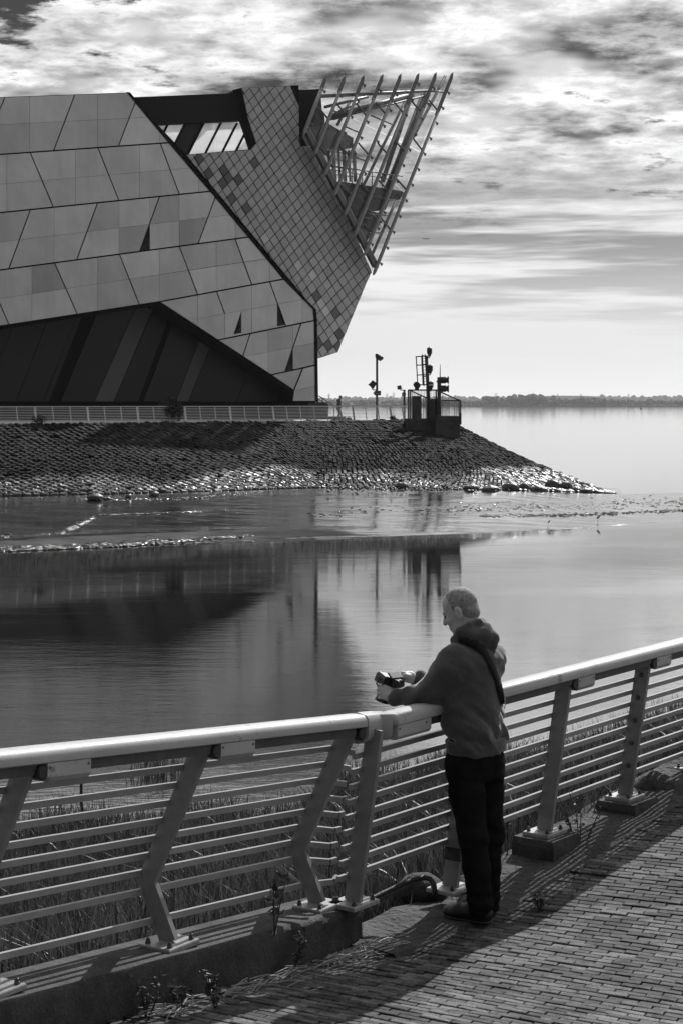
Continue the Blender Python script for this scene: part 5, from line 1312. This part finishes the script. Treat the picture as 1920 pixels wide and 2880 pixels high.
# ================================================================== PEOPLE
class Field:
    """signed distance grid with local updates; meshed by surface nets"""
    def __init__(s, lo, hi, h):
        s.lo = np.array(lo, float); s.h = h; s.n = np.ceil((np.array(hi, float) - s.lo) / h).astype(int) + 1; s.D = np.full(s.n, .5)
    def block(s, lo, hi):
        a = np.clip(np.floor((np.array(lo) - s.lo) / s.h).astype(int), 0, s.n); b = np.clip(np.ceil((np.array(hi) - s.lo) / s.h).astype(int) + 1, 0, s.n)
        sl_ = tuple(slice(x, y) for x, y in zip(a, b)); g = np.meshgrid(*[s.lo[i] + s.h * np.arange(a[i], b[i]) for i in range(3)], indexing='ij'); return sl_, np.stack(g, -1)
    def put(s, fn, lo, hi, k=.02, sub=False):
        m_ = .05 + k; sl_, P = s.block(np.array(lo) - m_, np.array(hi) + m_)
        if P.size == 0: return
        d_ = fn(P); D = s.D[sl_]
        if sub: d_ = -d_; hh = np.clip(.5 + .5 * (d_ - D) / k, 0, 1); s.D[sl_] = D * (1 - hh) + d_ * hh + k * hh * (1 - hh)
        else: hh = np.clip(.5 + .5 * (D - d_) / k, 0, 1); s.D[sl_] = D * (1 - hh) + d_ * hh - k * hh * (1 - hh)
    def cone(s, a, b, ra, rb, k=.02, sub=False):
        a, b = np.array(a, float), np.array(b, float); ab = b - a; L2 = max(1e-9, ab @ ab); r_ = max(ra, rb)
        s.put(lambda P: (lambda t: np.linalg.norm(P - a - t[..., None] * ab, axis=-1) - (ra + (rb - ra) * t))(np.clip((P - a) @ ab / L2, 0, 1)), np.minimum(a, b) - r_, np.maximum(a, b) + r_, k, sub)
    def chain(s, pts, rs, k=.02):
        for i in range(len(pts) - 1): s.cone(pts[i], pts[i + 1], rs[i], rs[i + 1], k)
    def ell(s, c, ax, rad, k=.02, sub=False):
        c = np.array(c, float); A = np.array([list(x) for x in ax]); rad = np.array(rad, float); R_ = max(rad)
        def fn(P):
            q = (P - c) @ A.T; k0 = np.linalg.norm(q / rad, axis=-1); k1 = np.linalg.norm(q / rad ** 2, axis=-1); return k0 * (k0 - 1) / np.maximum(k1, 1e-6)
        s.put(fn, c - R_, c + R_, k, sub)
    def stack(s, zs, cs, as_, bs_, u, v, k=.02):
        """elliptical column: tables over height; u, v horizontal axes"""
        zs = np.array(zs); o_ = np.argsort(zs); zs = zs[o_]; cs = np.array(cs)[o_]; as_ = np.array(as_)[o_]; bs_ = np.array(bs_)[o_]
        def fn(P):
            z = P[..., 2]; cx_ = np.interp(z, zs, cs[:, 0]); cy_ = np.interp(z, zs, cs[:, 1]); a = np.interp(z, zs, as_); b = np.interp(z, zs, bs_)
            dx, dy = P[..., 0] - cx_, P[..., 1] - cy_; p = (dx * u[0] + dy * u[1]) / a; q = (dx * v[0] + dy * v[1]) / b
            d_ = (np.sqrt(p * p + q * q + 1e-9) - 1) * np.minimum(a, b); return np.maximum(d_, np.maximum(z - zs[-1], zs[0] - z))
        R_ = as_.max() + .02; s.put(fn, [cs[:, 0].min() - R_, cs[:, 1].min() - R_, zs[0]], [cs[:, 0].max() + R_, cs[:, 1].max() + R_, zs[-1]], k)
    def warp(s, fn):
        sl_ = np.abs(s.D) < .08; idx = np.argwhere(sl_); P = s.lo + s.h * idx; s.D[sl_] += fn(P)
    def cut(s, fn):
        g = np.meshgrid(*[s.lo[i] + s.h * np.arange(s.n[i]) for i in range(3)], indexing='ij'); s.D = np.maximum(s.D, fn(np.stack(g, -1)))
    def at(s, p):
        q = (np.array(p) - s.lo) / s.h; i = np.floor(q).astype(int)
        if (i < 0).any() or (i >= s.n - 1).any(): return 1.0
        f = q - i; r_ = 0
        for c in range(8):
            o_ = np.array([c & 1, c >> 1 & 1, c >> 2 & 1]); w_ = np.prod(np.where(o_, f, 1 - f)); r_ += w_ * s.D[tuple(i + o_)]
        return r_
    def mesh(s):
        D = s.D; I = D < 0; nx, ny, nz = D.shape
        cells = np.zeros((nx - 1, ny - 1, nz - 1), int); S_ = np.zeros((nx - 1, ny - 1, nz - 1, 3)); C_ = np.zeros((nx - 1, ny - 1, nz - 1))
        cn = sum(I[a:nx - 1 + a, b:ny - 1 + b, c:nz - 1 + c].astype(int) for a in (0, 1) for b in (0, 1) for c in (0, 1)); act = (cn > 0) & (cn < 8); idx = np.argwhere(act)
        pos = np.zeros((len(idx), 3)); cnt = np.zeros(len(idx))
        for a in (0, 1, 2):
            o1, o2 = [(1, 2), (0, 2), (0, 1)][a]
            for p in (0, 1):
                for q in (0, 1):
                    c0 = idx.copy(); c0[:, o1] += p; c0[:, o2] += q; c1 = c0.copy(); c1[:, a] += 1
                    d0, d1 = D[tuple(c0.T)], D[tuple(c1.T)]; cr = (d0 < 0) != (d1 < 0); t = np.where(cr, d0 / np.where(cr, d0 - d1, 1), 0)
                    pt = (c0 - idx).astype(float); pt[:, a] += t; pos += pt * cr[:, None]; cnt += cr
        V = s.lo + s.h * (idx + pos / cnt[:, None]); num = np.full(act.shape, -1); num[tuple(idx.T)] = np.arange(len(idx)); Q = []
        for a in (0, 1, 2):
            o1, o2 = [(1, 2), (2, 0), (0, 1)][a]; sh = [slice(None)] * 3; s0 = list(sh); s1 = list(sh); s0[a] = slice(0, -1); s1[a] = slice(1, None)
            fl_ = I[tuple(s0)] != I[tuple(s1)]; e = np.argwhere(fl_); e = e[(e[:, o1] > 0) & (e[:, o2] > 0) & (e[:, o1] < D.shape[o1] - 1) & (e[:, o2] < D.shape[o2] - 1)]
            ins = I[tuple(e.T)]; q = []
            for p, r_ in ((-1, -1), (0, -1), (0, 0), (-1, 0)):
                c = e.copy(); c[:, o1] += p; c[:, o2] += r_; q.append(num[tuple(c.T)])
            q = np.stack(q, 1); q[~ins] = q[~ins][:, ::-1]; Q.append(q)
        Q = np.concatenate(Q); Q = Q[(Q >= 0).all(1)]; return V, Q
def fobj(field, name, m, parent): 
    V, Q = field.mesh(); return obj_np(name, V, Q, m, parent, True)

Y0 = 9.2
def PP(px, py, dy=0.0): return np.array(yp(px, py, Y0 + dy))
fd = np.array([-.75, .66, 0]); rt = np.array([.66, .75, 0])
PERS = thing('person', Vector((MAN.x, Y0, 0)), 'man in dark hoodie and jeans leaning on the railing, looking down at a camera', 'person')
skin_m = mat('skin', .50, .5, var=.15, vs=40, bump=.12, bs=220, spec=.4)
hood_m = mat('hoodie_fabric', .095, .95, var=.15, vs=12, bump=.3, bs=260, spec=.06, fine=.25, fs=420)
sh_ = hood_m.node_tree.nodes['Principled BSDF']; sh_.inputs['Sheen Weight'].default_value = .7; sh_.inputs['Sheen Roughness'].default_value = .35
jean_m = mat('denim', .014, .95, var=.4, vs=9, bump=.2, bs=300, spec=.03)
hair_m = mat('cropped_grey_hair', .30, .8, var=.5, vs=55, bump=.9, bs=330, spec=.3)
shoe_m = mat('black_leather', .014, .35, var=.2, vs=30)
# head frame
HC = PP(1292, 1717, .03); yaw = R(20); pit = R(24)
hf0 = np.array([-math.cos(yaw), math.sin(yaw), 0]); hs_ = np.array([-math.sin(yaw), -math.cos(yaw), 0])     # forward, his left (towards the camera)
hf = hf0 * math.cos(pit) - np.array([0, 0, 1]) * math.sin(pit); hu = hf0 * math.sin(pit) + np.array([0, 0, 1]) * math.cos(pit)
AX = (hf, hs_, hu)
def hp(f, s_, u): return HC + (hf * f + hs_ * s_ + hu * u) * .95
E = lambda F_, f, s_, u, a, b, c, k=.02, sub=False: F_.ell(hp(f, s_, u), AX, (a * .95, b * .95, c * .95), k, sub)
body = Field(PP(1040, 2600, 0) - np.array([.0, .25, .0]), PP(1440, 1640, 0) + np.array([0, .55, 0]), .0055)
E(body, -.014, 0, .034, .099, .078, .089); E(body, .030, 0, -.045, .060, .058, .080, .03); E(body, .060, 0, -.108, .026, .028, .020, .025); E(body, .078, 0, .018, .018, .048, .012, .012)
body.cone(hp(.086, 0, .008), hp(.106, 0, -.034), .009, .0125, .010); E(body, .083, 0, -.070, .012, .022, .009, .010); E(body, .080, 0, -.083, .011, .020, .007, .008)
for sg_ in (-1, 1):
    E(body, .055, sg_ * .034, -.030, .030, .026, .026, .02); E(body, .088, sg_ * .030, -.004, .012, .015, .010, .012, True); E(body, .02, sg_ * .05, -.085, .04, .014, .025, .02)
    E(body, -.012, sg_ * .081, -.014, .022, .010, .036, .006); E(body, -.008, sg_ * .090, -.012, .011, .006, .020, .004, True)
body.cone(hp(-.028, 0, -.055), PP(1322, 1805, .03), .056, .064, .03)
# trunk and limbs inside the clothes
TZ = [(2108, 1339, .182, .122), (2096, 1339, .180, .122), (2082, 1338, .186, .128), (2060, 1331, .205, .145), (2020, 1328, .206, .150), (1950, 1327, .196, .134), (1890, 1328, .205, .128), (1855, 1329, .203, .118), (1832, 1328, .17, .105), (1812, 1324, .115, .092), (1792, 1318, .075, .075)]
cz = [PP(px, py, .02) for py, px, a, b in TZ]
body.stack([c[2] for c in cz], [c[:2] for c in cz], [a - .05 for _, _, a, b in TZ], [b - .05 for _, _, a, b in TZ], rt, fd, .02)
Ls, Le, Lw = PP(1272, 1852, -.10), PP(1210, 1948, -.055), PP(1112, 1966, .05)
Rs, Re, Rw = PP(1388, 1852, .16), PP(1300, 1958, .33), PP(1172, 1914, .21)
body.chain([Ls, Le, Lw], [.045, .04, .027], .02); body.chain([Rs, Re, Rw], [.045, .04, .027], .02)
Lh, Lk, La = PP(1308, 2130, -.07), PP(1328, 2345, -.075), PP(1347, 2535, -.04); Rh, Rk, Ra = PP(1368, 2125, .08), PP(1376, 2345, .06), PP(1374, 2528, .10)
body.chain([Lh, Lk, La], [.07, .05, .04]); body.chain([Rh, Rk, Ra], [.07, .05, .04]); body.chain([La, PP(1300, 2572, .03)], [.035, .025]); body.chain([Ra, PP(1320, 2560, .18)], [.035, .025])
# left hand: wraps the lens, back of the hand to the viewer
body.chain([Lw, PP(1096, 1957, .072)], [.027, .026], .02); body.ell(PP(1088, 1949, .070), ((.93, .2, .3), (-.2, .95, 0), (-.3, 0, .95)), (.036, .018, .040), .02)
for i, (ky, ty, l_) in enumerate(((1931, 1927, .9), (1940, 1938, 1.0), (1951, 1950, .96), (1961, 1961, .8))):
    k0 = PP(1082, ky, .062); k1 = PP(1082 - 15 * l_, ty, .072); k2 = PP(1082 - 20 * l_, ty + 1, .098); k3 = PP(1080 - 14 * l_, ty + 2, .122); body.chain([k0, k1, k2, k3], [.0105, .0095, .0088, .0075], .005)
body.chain([PP(1100, 1950, .07), PP(1104, 1938, .085), PP(1100, 1926, .10)], [.014, .011, .009], .008)
# right hand on the grip
body.chain([Rw, PP(1158, 1908, .195)], [.027, .026], .02); body.ell(PP(1146, 1903, .185), ((.94, .25, .2), (-.25, .95, 0), (-.2, 0, .95)), (.038, .022, .030), .02)
for i, (sx_, sy_, dd) in enumerate(((1134, 1892, .17), (1133, 1898, .19), (1132, 1905, .20), (1133, 1912, .20))):
    body.chain([PP(1141, sy_ + 1, dd), PP(sx_ - 6, sy_, dd - .005), PP(sx_ - 12, sy_ + 5, dd - .02), PP(sx_ - 12, sy_ + 11, dd - .03)], [.0105, .0095, .0085, .0075], .005)
body.chain([PP(1150, 1902, .165), PP(1140, 1900, .15), PP(1131, 1903, .145)], [.014, .011, .009], .008)
bo = fobj(body, 'body', skin_m, PERS)
for sg_ in (-1, 1): m_ = MB(); m_.lathe(Vector(hp(.078, sg_ * .030, -.004)), Vector(hf), [(-.008, .003), (0, .009), (.006, .007), (.009, .002)], 8); m_.build('eye', mat('eye', .05, .2), PERS, True)
# hair
hair = Field(HC - .16, HC + .16, .005)
E(hair, -.014, 0, .034, .0998, .0788, .0898); E(hair, -.05, 0, -.03, .055, .066, .05, .02)
def hl_(P):
    q = (P - HC) / .95; f = q @ hf; s_ = np.abs(q @ hs_); u = q @ hu
    a = f - .10 * u - .022 + .25 * np.maximum(0, s_ - .045) ; b = (-.036 + .58 * f) - u - .012; return np.maximum(a, b)
hair.warp(lambda P: (fbm(P, 130, 2) - .4) * .003)
hair.cut(hl_); fobj(hair, 'hair', hair_m, PERS)
# hoodie
hd = Field(PP(1090, 2120, 0) - np.array([0, .32, .0]), PP(1450, 1725, 0) + np.array([0, .55, 0]), .0065)
hd.stack([c[2] for c in cz], [c[:2] for c in cz], [a * .955 for _, _, a, b in TZ], [b * .97 for _, _, a, b in TZ], rt, fd, .02)
hd.chain([PP(1282, 1856, -.085), PP(1262, 1880, -.10), Le + np.array([.004, 0, .012]), PP(1160, 1958, 0), PP(1118, 1965, .045)], [.088, .080, .068, .056, .045], .035)
hd.cone(PP(1122, 1964, .04), PP(1110, 1966, .052), .046, .043, .006)
hd.chain([PP(1378, 1860, .145), PP(1366, 1885, .18), Re, PP(1235, 1938, .27), PP(1178, 1915, .215)], [.082, .078, .066, .056, .046], .035)
hd.ell(PP(1345, 1850, .03), (rt, fd, (0, 0, 1)), (.19, .10, .07), .04)
# hood: collar round the neck, bunched at the back
cr_ = [PP(1277, 1800, -.035), PP(1292, 1776, -.075), PP(1318, 1758, -.075), PP(1343, 1750, -.03), PP(1352, 1751, .045), PP(1335, 1765, .11), PP(1298, 1788, .12), PP(1277, 1802, .05)]
hd.chain(cr_ + [cr_[0]], [.020, .022, .022, .021, .021, .022, .022, .02, .020], .012)
hd.chain([PP(1292, 1797, -.06), PP(1322, 1784, -.075), PP(1356, 1786, -.045), PP(1378, 1800, .0), PP(1378, 1800, .06), PP(1350, 1795, .10)], [.032, .040, .044, .042, .038, .036], .02)
hd.cone(PP(1362, 1770, -.02), PP(1382, 1812, -.015), .034, .03, .015); hd.cone(PP(1345, 1805, -.07), PP(1388, 1818, -.01), .022, .022, .012)
# the collar is hollow round the neck
hd.cone(PP(1318, 1790, .03), PP(1306, 1748, .03), .060, .062, .012, True)
def folds(P):
    z_ = P[..., 2]; u_ = P @ rt; g = fbm(P * np.array([1, 1, 1.0]), 7.0, 3) - .45
    dia = np.sin((z_ * 1.0 + u_ * .55 + .25 * fbm(P, 5, 2)) * 46) * np.clip((1.12 - z_) / .12, 0, 1) * np.clip((z_ - .90) / .05, 0, 1)
    arm = np.sin((P[..., 0] * 1.0 - z_ * .5 + .2 * fbm(P, 6, 2)) * 60) * np.clip((.52 - P[..., 0]) / .1, 0, 1)
    q1 = u_ * .75 - z_ * .66; q2 = u_ * .66 + z_ * .75
    long_ = fbm(np.stack([q1 * 2.2, q2 * 9.0, (P @ fd) * 4.0], -1), 1.6, 3) - .45
    low_ = np.clip((1.22 - z_) / .2, 0.25, 1)
    return g * .022 + dia * .007 + arm * .006 + long_ * .085 * low_
hd.warp(folds)
hz_ = cz[1][2]
ho = fobj(hd, 'hoodie', hood_m, PERS)
# ribbed hem and cuff
def band(zlo, zhi, grow, m, name):
    f_ = Field(PP(1240, 2125, 0) - np.array([0, .3, .0]), PP(1440, 2060, 0) + np.array([0, .35, 0]), .006); zz_ = [zlo, (zlo + zhi) / 2, zhi]
    cs = [np.array([np.interp(z_, [c[2] for c in cz][::1], [c[0] for c in cz]), cz[0][1]]) for z_ in zz_]
    f_.stack(zz_, cs, [.186 + grow, .190 + grow, .188 + grow], [.126 + grow, .131 + grow, .129 + grow], rt, fd, .005); f_.warp(lambda P: np.sin((P @ rt) * 420) * .0012); return fobj(f_, name, m, PERS)
band(cz[0][2] - .005, cz[2][2] + .012, .004, hood_m, 'hoodie_hem')
# jeans
jn = Field(PP(1220, 2575, 0) - np.array([0, .3, 0]), PP(1450, 2070, 0) + np.array([0, .35, 0]), .0065)
jz = [PP(1338, py, .02) for py in (2075, 2110, 2150, 2190)]
jn.stack([c[2] for c in jz], [c[:2] for c in jz], [.172, .175, .175, .15], [.118, .124, .126, .11], rt, fd, .02)
jn.chain([PP(1302, 2150, -.05), PP(1312, 2230, -.06), Lk, PP(1338, 2440, -.055), PP(1350, 2548, -.035)], [.093, .088, .074, .066, .066], .03)
jn.chain([PP(1366, 2150, .08), PP(1366, 2230, .08), Rk, PP(1372, 2440, .08), PP(1370, 2548, .10)], [.093, .087, .073, .064, .064], .03)
jn.warp(lambda P: (fbm(P, 8, 3) - .45) * .02 + np.sin((P[..., 2] + .3 * P[..., 0] + .12 * fbm(P, 6, 2)) * 75) * .004 * (np.exp(-((P[..., 2] - .46) / .10) ** 2) + np.exp(-((P[..., 2] - .13) / .09) ** 2) + .5 * np.exp(-((P[..., 2] - .78) / .05) ** 2)))
jn.cut(lambda P: .042 - P[..., 2])
fobj(jn, 'jeans', jean_m, PERS)
# shoes
def shoe(hx, hy, hd_, tx, ty, td):
    h_, t_ = PP(hx, hy, hd_), PP(tx, ty, td); g0 = min(gz(h_[0], h_[1]), gz(t_[0], t_[1])) + .018; h_[2] = g0 + .048; t_[2] = g0 + .038; d_ = (t_ - h_)
    f_ = Field(np.minimum(h_, t_) - .09, np.maximum(h_, t_) + .12, .005)
    f_.chain([h_, h_ + d_ * .4 + np.array([0, 0, .012]), h_ + d_ * .75, t_], [.040, .044, .044, .034], .02); f_.cone(h_ + np.array([0, 0, .02]), h_ + d_ * .2 + np.array([0, 0, .075]), .038, .036, .02)
    f_.cut(lambda P: (g0 + .018) - P[..., 2]); o = fobj(f_, 'shoe', shoe_m, PERS)
    s_ = Field(np.minimum(h_, t_) - .09, np.maximum(h_, t_) + .09, .005); s_.chain([h_ + np.array([0, 0, -.012]), h_ + d_ * .45 + np.array([0, 0, -.012]), h_ + d_ * .78 + np.array([0, 0, -.008]), t_ + np.array([0, 0, -.004])], [.045, .042, .048, .038], .02)
    s_.cut(lambda P: np.maximum(P[..., 2] - (g0 + .020), (g0 - .012) - P[..., 2])); fobj(s_, 'sole', mat('shoe_sole', .03, .6), o)
shoe(1362, 2560, -.045, 1262, 2560, .06); shoe(1376, 2548, .10, 1300, 2548, .20)
# strap across the back, laid on the cloth
def on_cloth(px, py):
    o_ = np.array([0, 0, H]); d_ = np.array([(px - 960) / F, 1, -(py - HZ) / F])
    for t in np.arange(Y0 - .45, Y0 + .6, .004):
        if hd.at(o_ + d_ * t) < 0: return o_ + d_ * (t - .012)
    return o_ + d_ * Y0
cl_ = [(1289, 1798, 7), (1312, 1803, 9), (1336, 1813, 10), (1356, 1828, 10), (1368, 1846, 8), (1380, 1870, 8), (1392, 1897, 8), (1402, 1926, 8), (1409, 1955, 7), (1412, 1980, 6)]
V = []; Q = []
for i, (px, py, w_) in enumerate(cl_):
    a = cl_[max(0, i - 1)]; b = cl_[min(len(cl_) - 1, i + 1)]; tx, ty = b[0] - a[0], b[1] - a[1]; l_ = math.hypot(tx, ty); nx_, ny_ = -ty / l_, tx / l_
    for s_ in (-1, 0, 1): p = on_cloth(px + nx_ * w_ * 1.0 * s_, py + ny_ * w_ * 1.0 * s_); V.append(p)
n = len(V); V = np.array(V)
for i in range(1, len(cl_) - 1): V[3 * i:3 * i + 3, 1] = .5 * V[3 * i:3 * i + 3, 1] + .25 * (V[3 * i - 3:3 * i, 1] + V[3 * i + 3:3 * i + 6, 1]) - .002
V2 = np.concatenate([V, V + np.array([0, .020, 0])])
for i in range(len(cl_) - 1):
    for j in (0, 1): a = 3 * i + j; Q += [(a, a + 1, a + 4, a + 3), (n + a + 3, n + a + 4, n + a + 1, n + a)]
    Q += [(3 * i, 3 * i + 3, n + 3 * i + 3, n + 3 * i), (3 * i + 2, n + 3 * i + 2, n + 3 * i + 5, 3 * i + 5)]
obj_np('shoulder_strap', V2, Q, mat('strap_webbing', .03, .8, var=.2, vs=60, spec=.1), PERS)

# ---- the camera in his hands
cam_m = mat('camera_body', .015, .38, var=.2, vs=60, bump=.2, bs=300)
CB = Vector(PP(1095, 1914, .125)); la = (Vector(PP(1074, 1972, .135)) - CB).normalized(); wa = Vector((.82, .45, -.12)); wa = (wa - la * wa.dot(la)).normalized(); ha = la.cross(wa).normalized()
if ha.y < 0: ha = -ha
CT = thing('photo_camera', CB, 'black interchangeable-lens camera with flip-out screen held over the railing by the man', 'camera')
def cham_box(c, a, b, d_, e):
    m_ = MB(); m_.cham([c - a - b - d_, c + a - b - d_, c + a + b - d_, c - a + b - d_], d_ * 2, e); return m_
cham_box(CB, wa * .064, ha * .044, la * -.026, .008).build('camera_body', cam_m, CT)
cham_box(CB + ha * -.052 - la * .004, wa * .022, la * .020, ha * -.014, .006).build('viewfinder_hump', cam_m, CT)
cham_box(CB + wa * .056 + la * .012, wa * .014, ha * .040, la * .022, .006).build('grip', cam_m, CT)
MB().lathe(CB + la * .024, la, [(0, .033), (.006, .036), (.03, .036), (.031, .039), (.062, .039), (.063, .036), (.072, .037), (.090, .041), (.094, .041), (.0942, .036), (.08, .030)], 20).build('lens', cam_m, CT, False)
for s_ in (-.04, .03): MB().lathe(CB + wa * s_ - ha * .044, -ha, [(0, .010), (.010, .010), (.011, .008)], 12).build('dial', cam_m, CT)
SC = Vector(PP(1111, 1900, .085)); sn = Vector((.22, -.45, .86)).normalized(); su_ = Vector((.85, .45, .02)); su_ = (su_ - sn * su_.dot(sn)).normalized(); sv_ = sn.cross(su_)
cham_box(SC, su_ * .034, sv_ * .026, sn * .004, .002).build('screen_frame', cam_m, CT)
cham_box(SC + sn * .0045, su_ * .031, sv_ * .023, sn * .001, .0005).build('screen', mat('screen_glass', .28, .18, var=.1, vs=60), CT)
MB().tube([CB + wa * -.066, CB + wa * -.085 + Vector((0, 0, -.03)), CB + wa * -.06 + Vector((0, 0, -.06))], .004, 6).build('strap_loop', mat('strap_webbing', .02), CT, True)

# ---- the walker on the far promenade
Yw = 131.0; wb = yp(954, 1180, Yw); wb.z = ZP + .02
WK = thing('person', wb, 'distant pedestrian in dark jacket and trousers walking along the far promenade', 'person')
Wv = np.array(wb); wz = lambda x, y, z_: Wv + np.array([x, y, z_])
f_ = Field(Wv - np.array([.6, .5, .05]), Wv + np.array([.6, .5, 1.95]), .02)
f_.stack([Wv[2] + z_ for z_ in (.72, .95, 1.15, 1.38, 1.46)], [(Wv[0] + x, Wv[1]) for x in (-.06, -.05, -.02, 0, .03)], [.21, .20, .21, .22, .12], [.17, .17, .17, .15, .10], (0, 1), (1, 0))
f_.chain([wz(-.02, -.19, 1.38), wz(-.10, -.26, 1.08), wz(.05, -.26, .88)], [.09, .075, .055]); f_.chain([wz(-.02, .19, 1.38), wz(0, .26, 1.08), wz(.12, .24, .9)], [.09, .075, .055]); f_.cone(wz(-.02, -.0, 1.46), wz(-.10, 0, 1.42), .10, .10)
fobj(f_, 'jacket', mat('walker_jacket', .06, .9), WK)
f_ = Field(Wv - np.array([.6, .5, .05]), Wv + np.array([.6, .5, 1.95]), .02)
f_.chain([wz(-.05, -.08, .82), wz(.02, -.09, .45), wz(-.18, -.09, .08)], [.12, .085, .06]); f_.chain([wz(-.05, .08, .82), wz(.12, .09, .46), wz(.20, .09, .08)], [.12, .085, .06]); f_.chain([wz(-.18, -.09, .05), wz(-.02, -.09, .03)], [.05, .045]); f_.chain([wz(.18, .09, .05), wz(.36, .09, .06)], [.05, .045])
fobj(f_, 'trousers', mat('walker_trousers', .03, .9), WK)
f_ = Field(Wv + np.array([-.2, -.2, 1.3]), Wv + np.array([.35, .2, 1.85]), .015)
f_.ell(wz(.10, 0, 1.66), ((1, 0, 0), (0, 1, 0), (0, 0, 1)), (.105, .08, .125)); f_.cone(wz(.02, 0, 1.44), wz(.07, 0, 1.58), .06, .055); f_.cone(wz(.19, 0, 1.66), wz(.21, 0, 1.635), .015, .018, .01)
fobj(f_, 'body', mat('walker_skin', .2, .6), WK)
f_ = Field(Wv + np.array([-.2, -.2, 1.3]), Wv + np.array([.35, .2, 1.9]), .015); f_.ell(wz(.085, 0, 1.69), ((1, 0, 0), (0, 1, 0), (0, 0, 1)), (.11, .088, .115)); f_.cut(lambda P: (P[..., 0] - Wv[0] - .15) * .8 - (P[..., 2] - Wv[2] - 1.70)); fobj(f_, 'hair', mat('walker_hair', .02, .8), WK)

# ================================================================== HAZE
hzm = bpy.data.materials.new('haze_air'); hzm.use_nodes = True; t_ = hzm.node_tree; t_.nodes.clear()
ho_ = t_.nodes.new('ShaderNodeOutputMaterial'); pv_ = t_.nodes.new('ShaderNodeVolumePrincipled'); t_.links.new(pv_.outputs[0], ho_.inputs['Volume'])
pv_.inputs['Color'].default_value = (.95, .95, .95, 1); pv_.inputs['Density'].default_value = 0.00005; pv_.inputs['Anisotropy'].default_value = 0.35
hb = MB(); hb.box((0, 4500, 21), (9100, 0, 0), (0, 4700, 0), (0, 0, 25)); hz = hb.build('haze', hzm); tag(hz, kind='stuff')
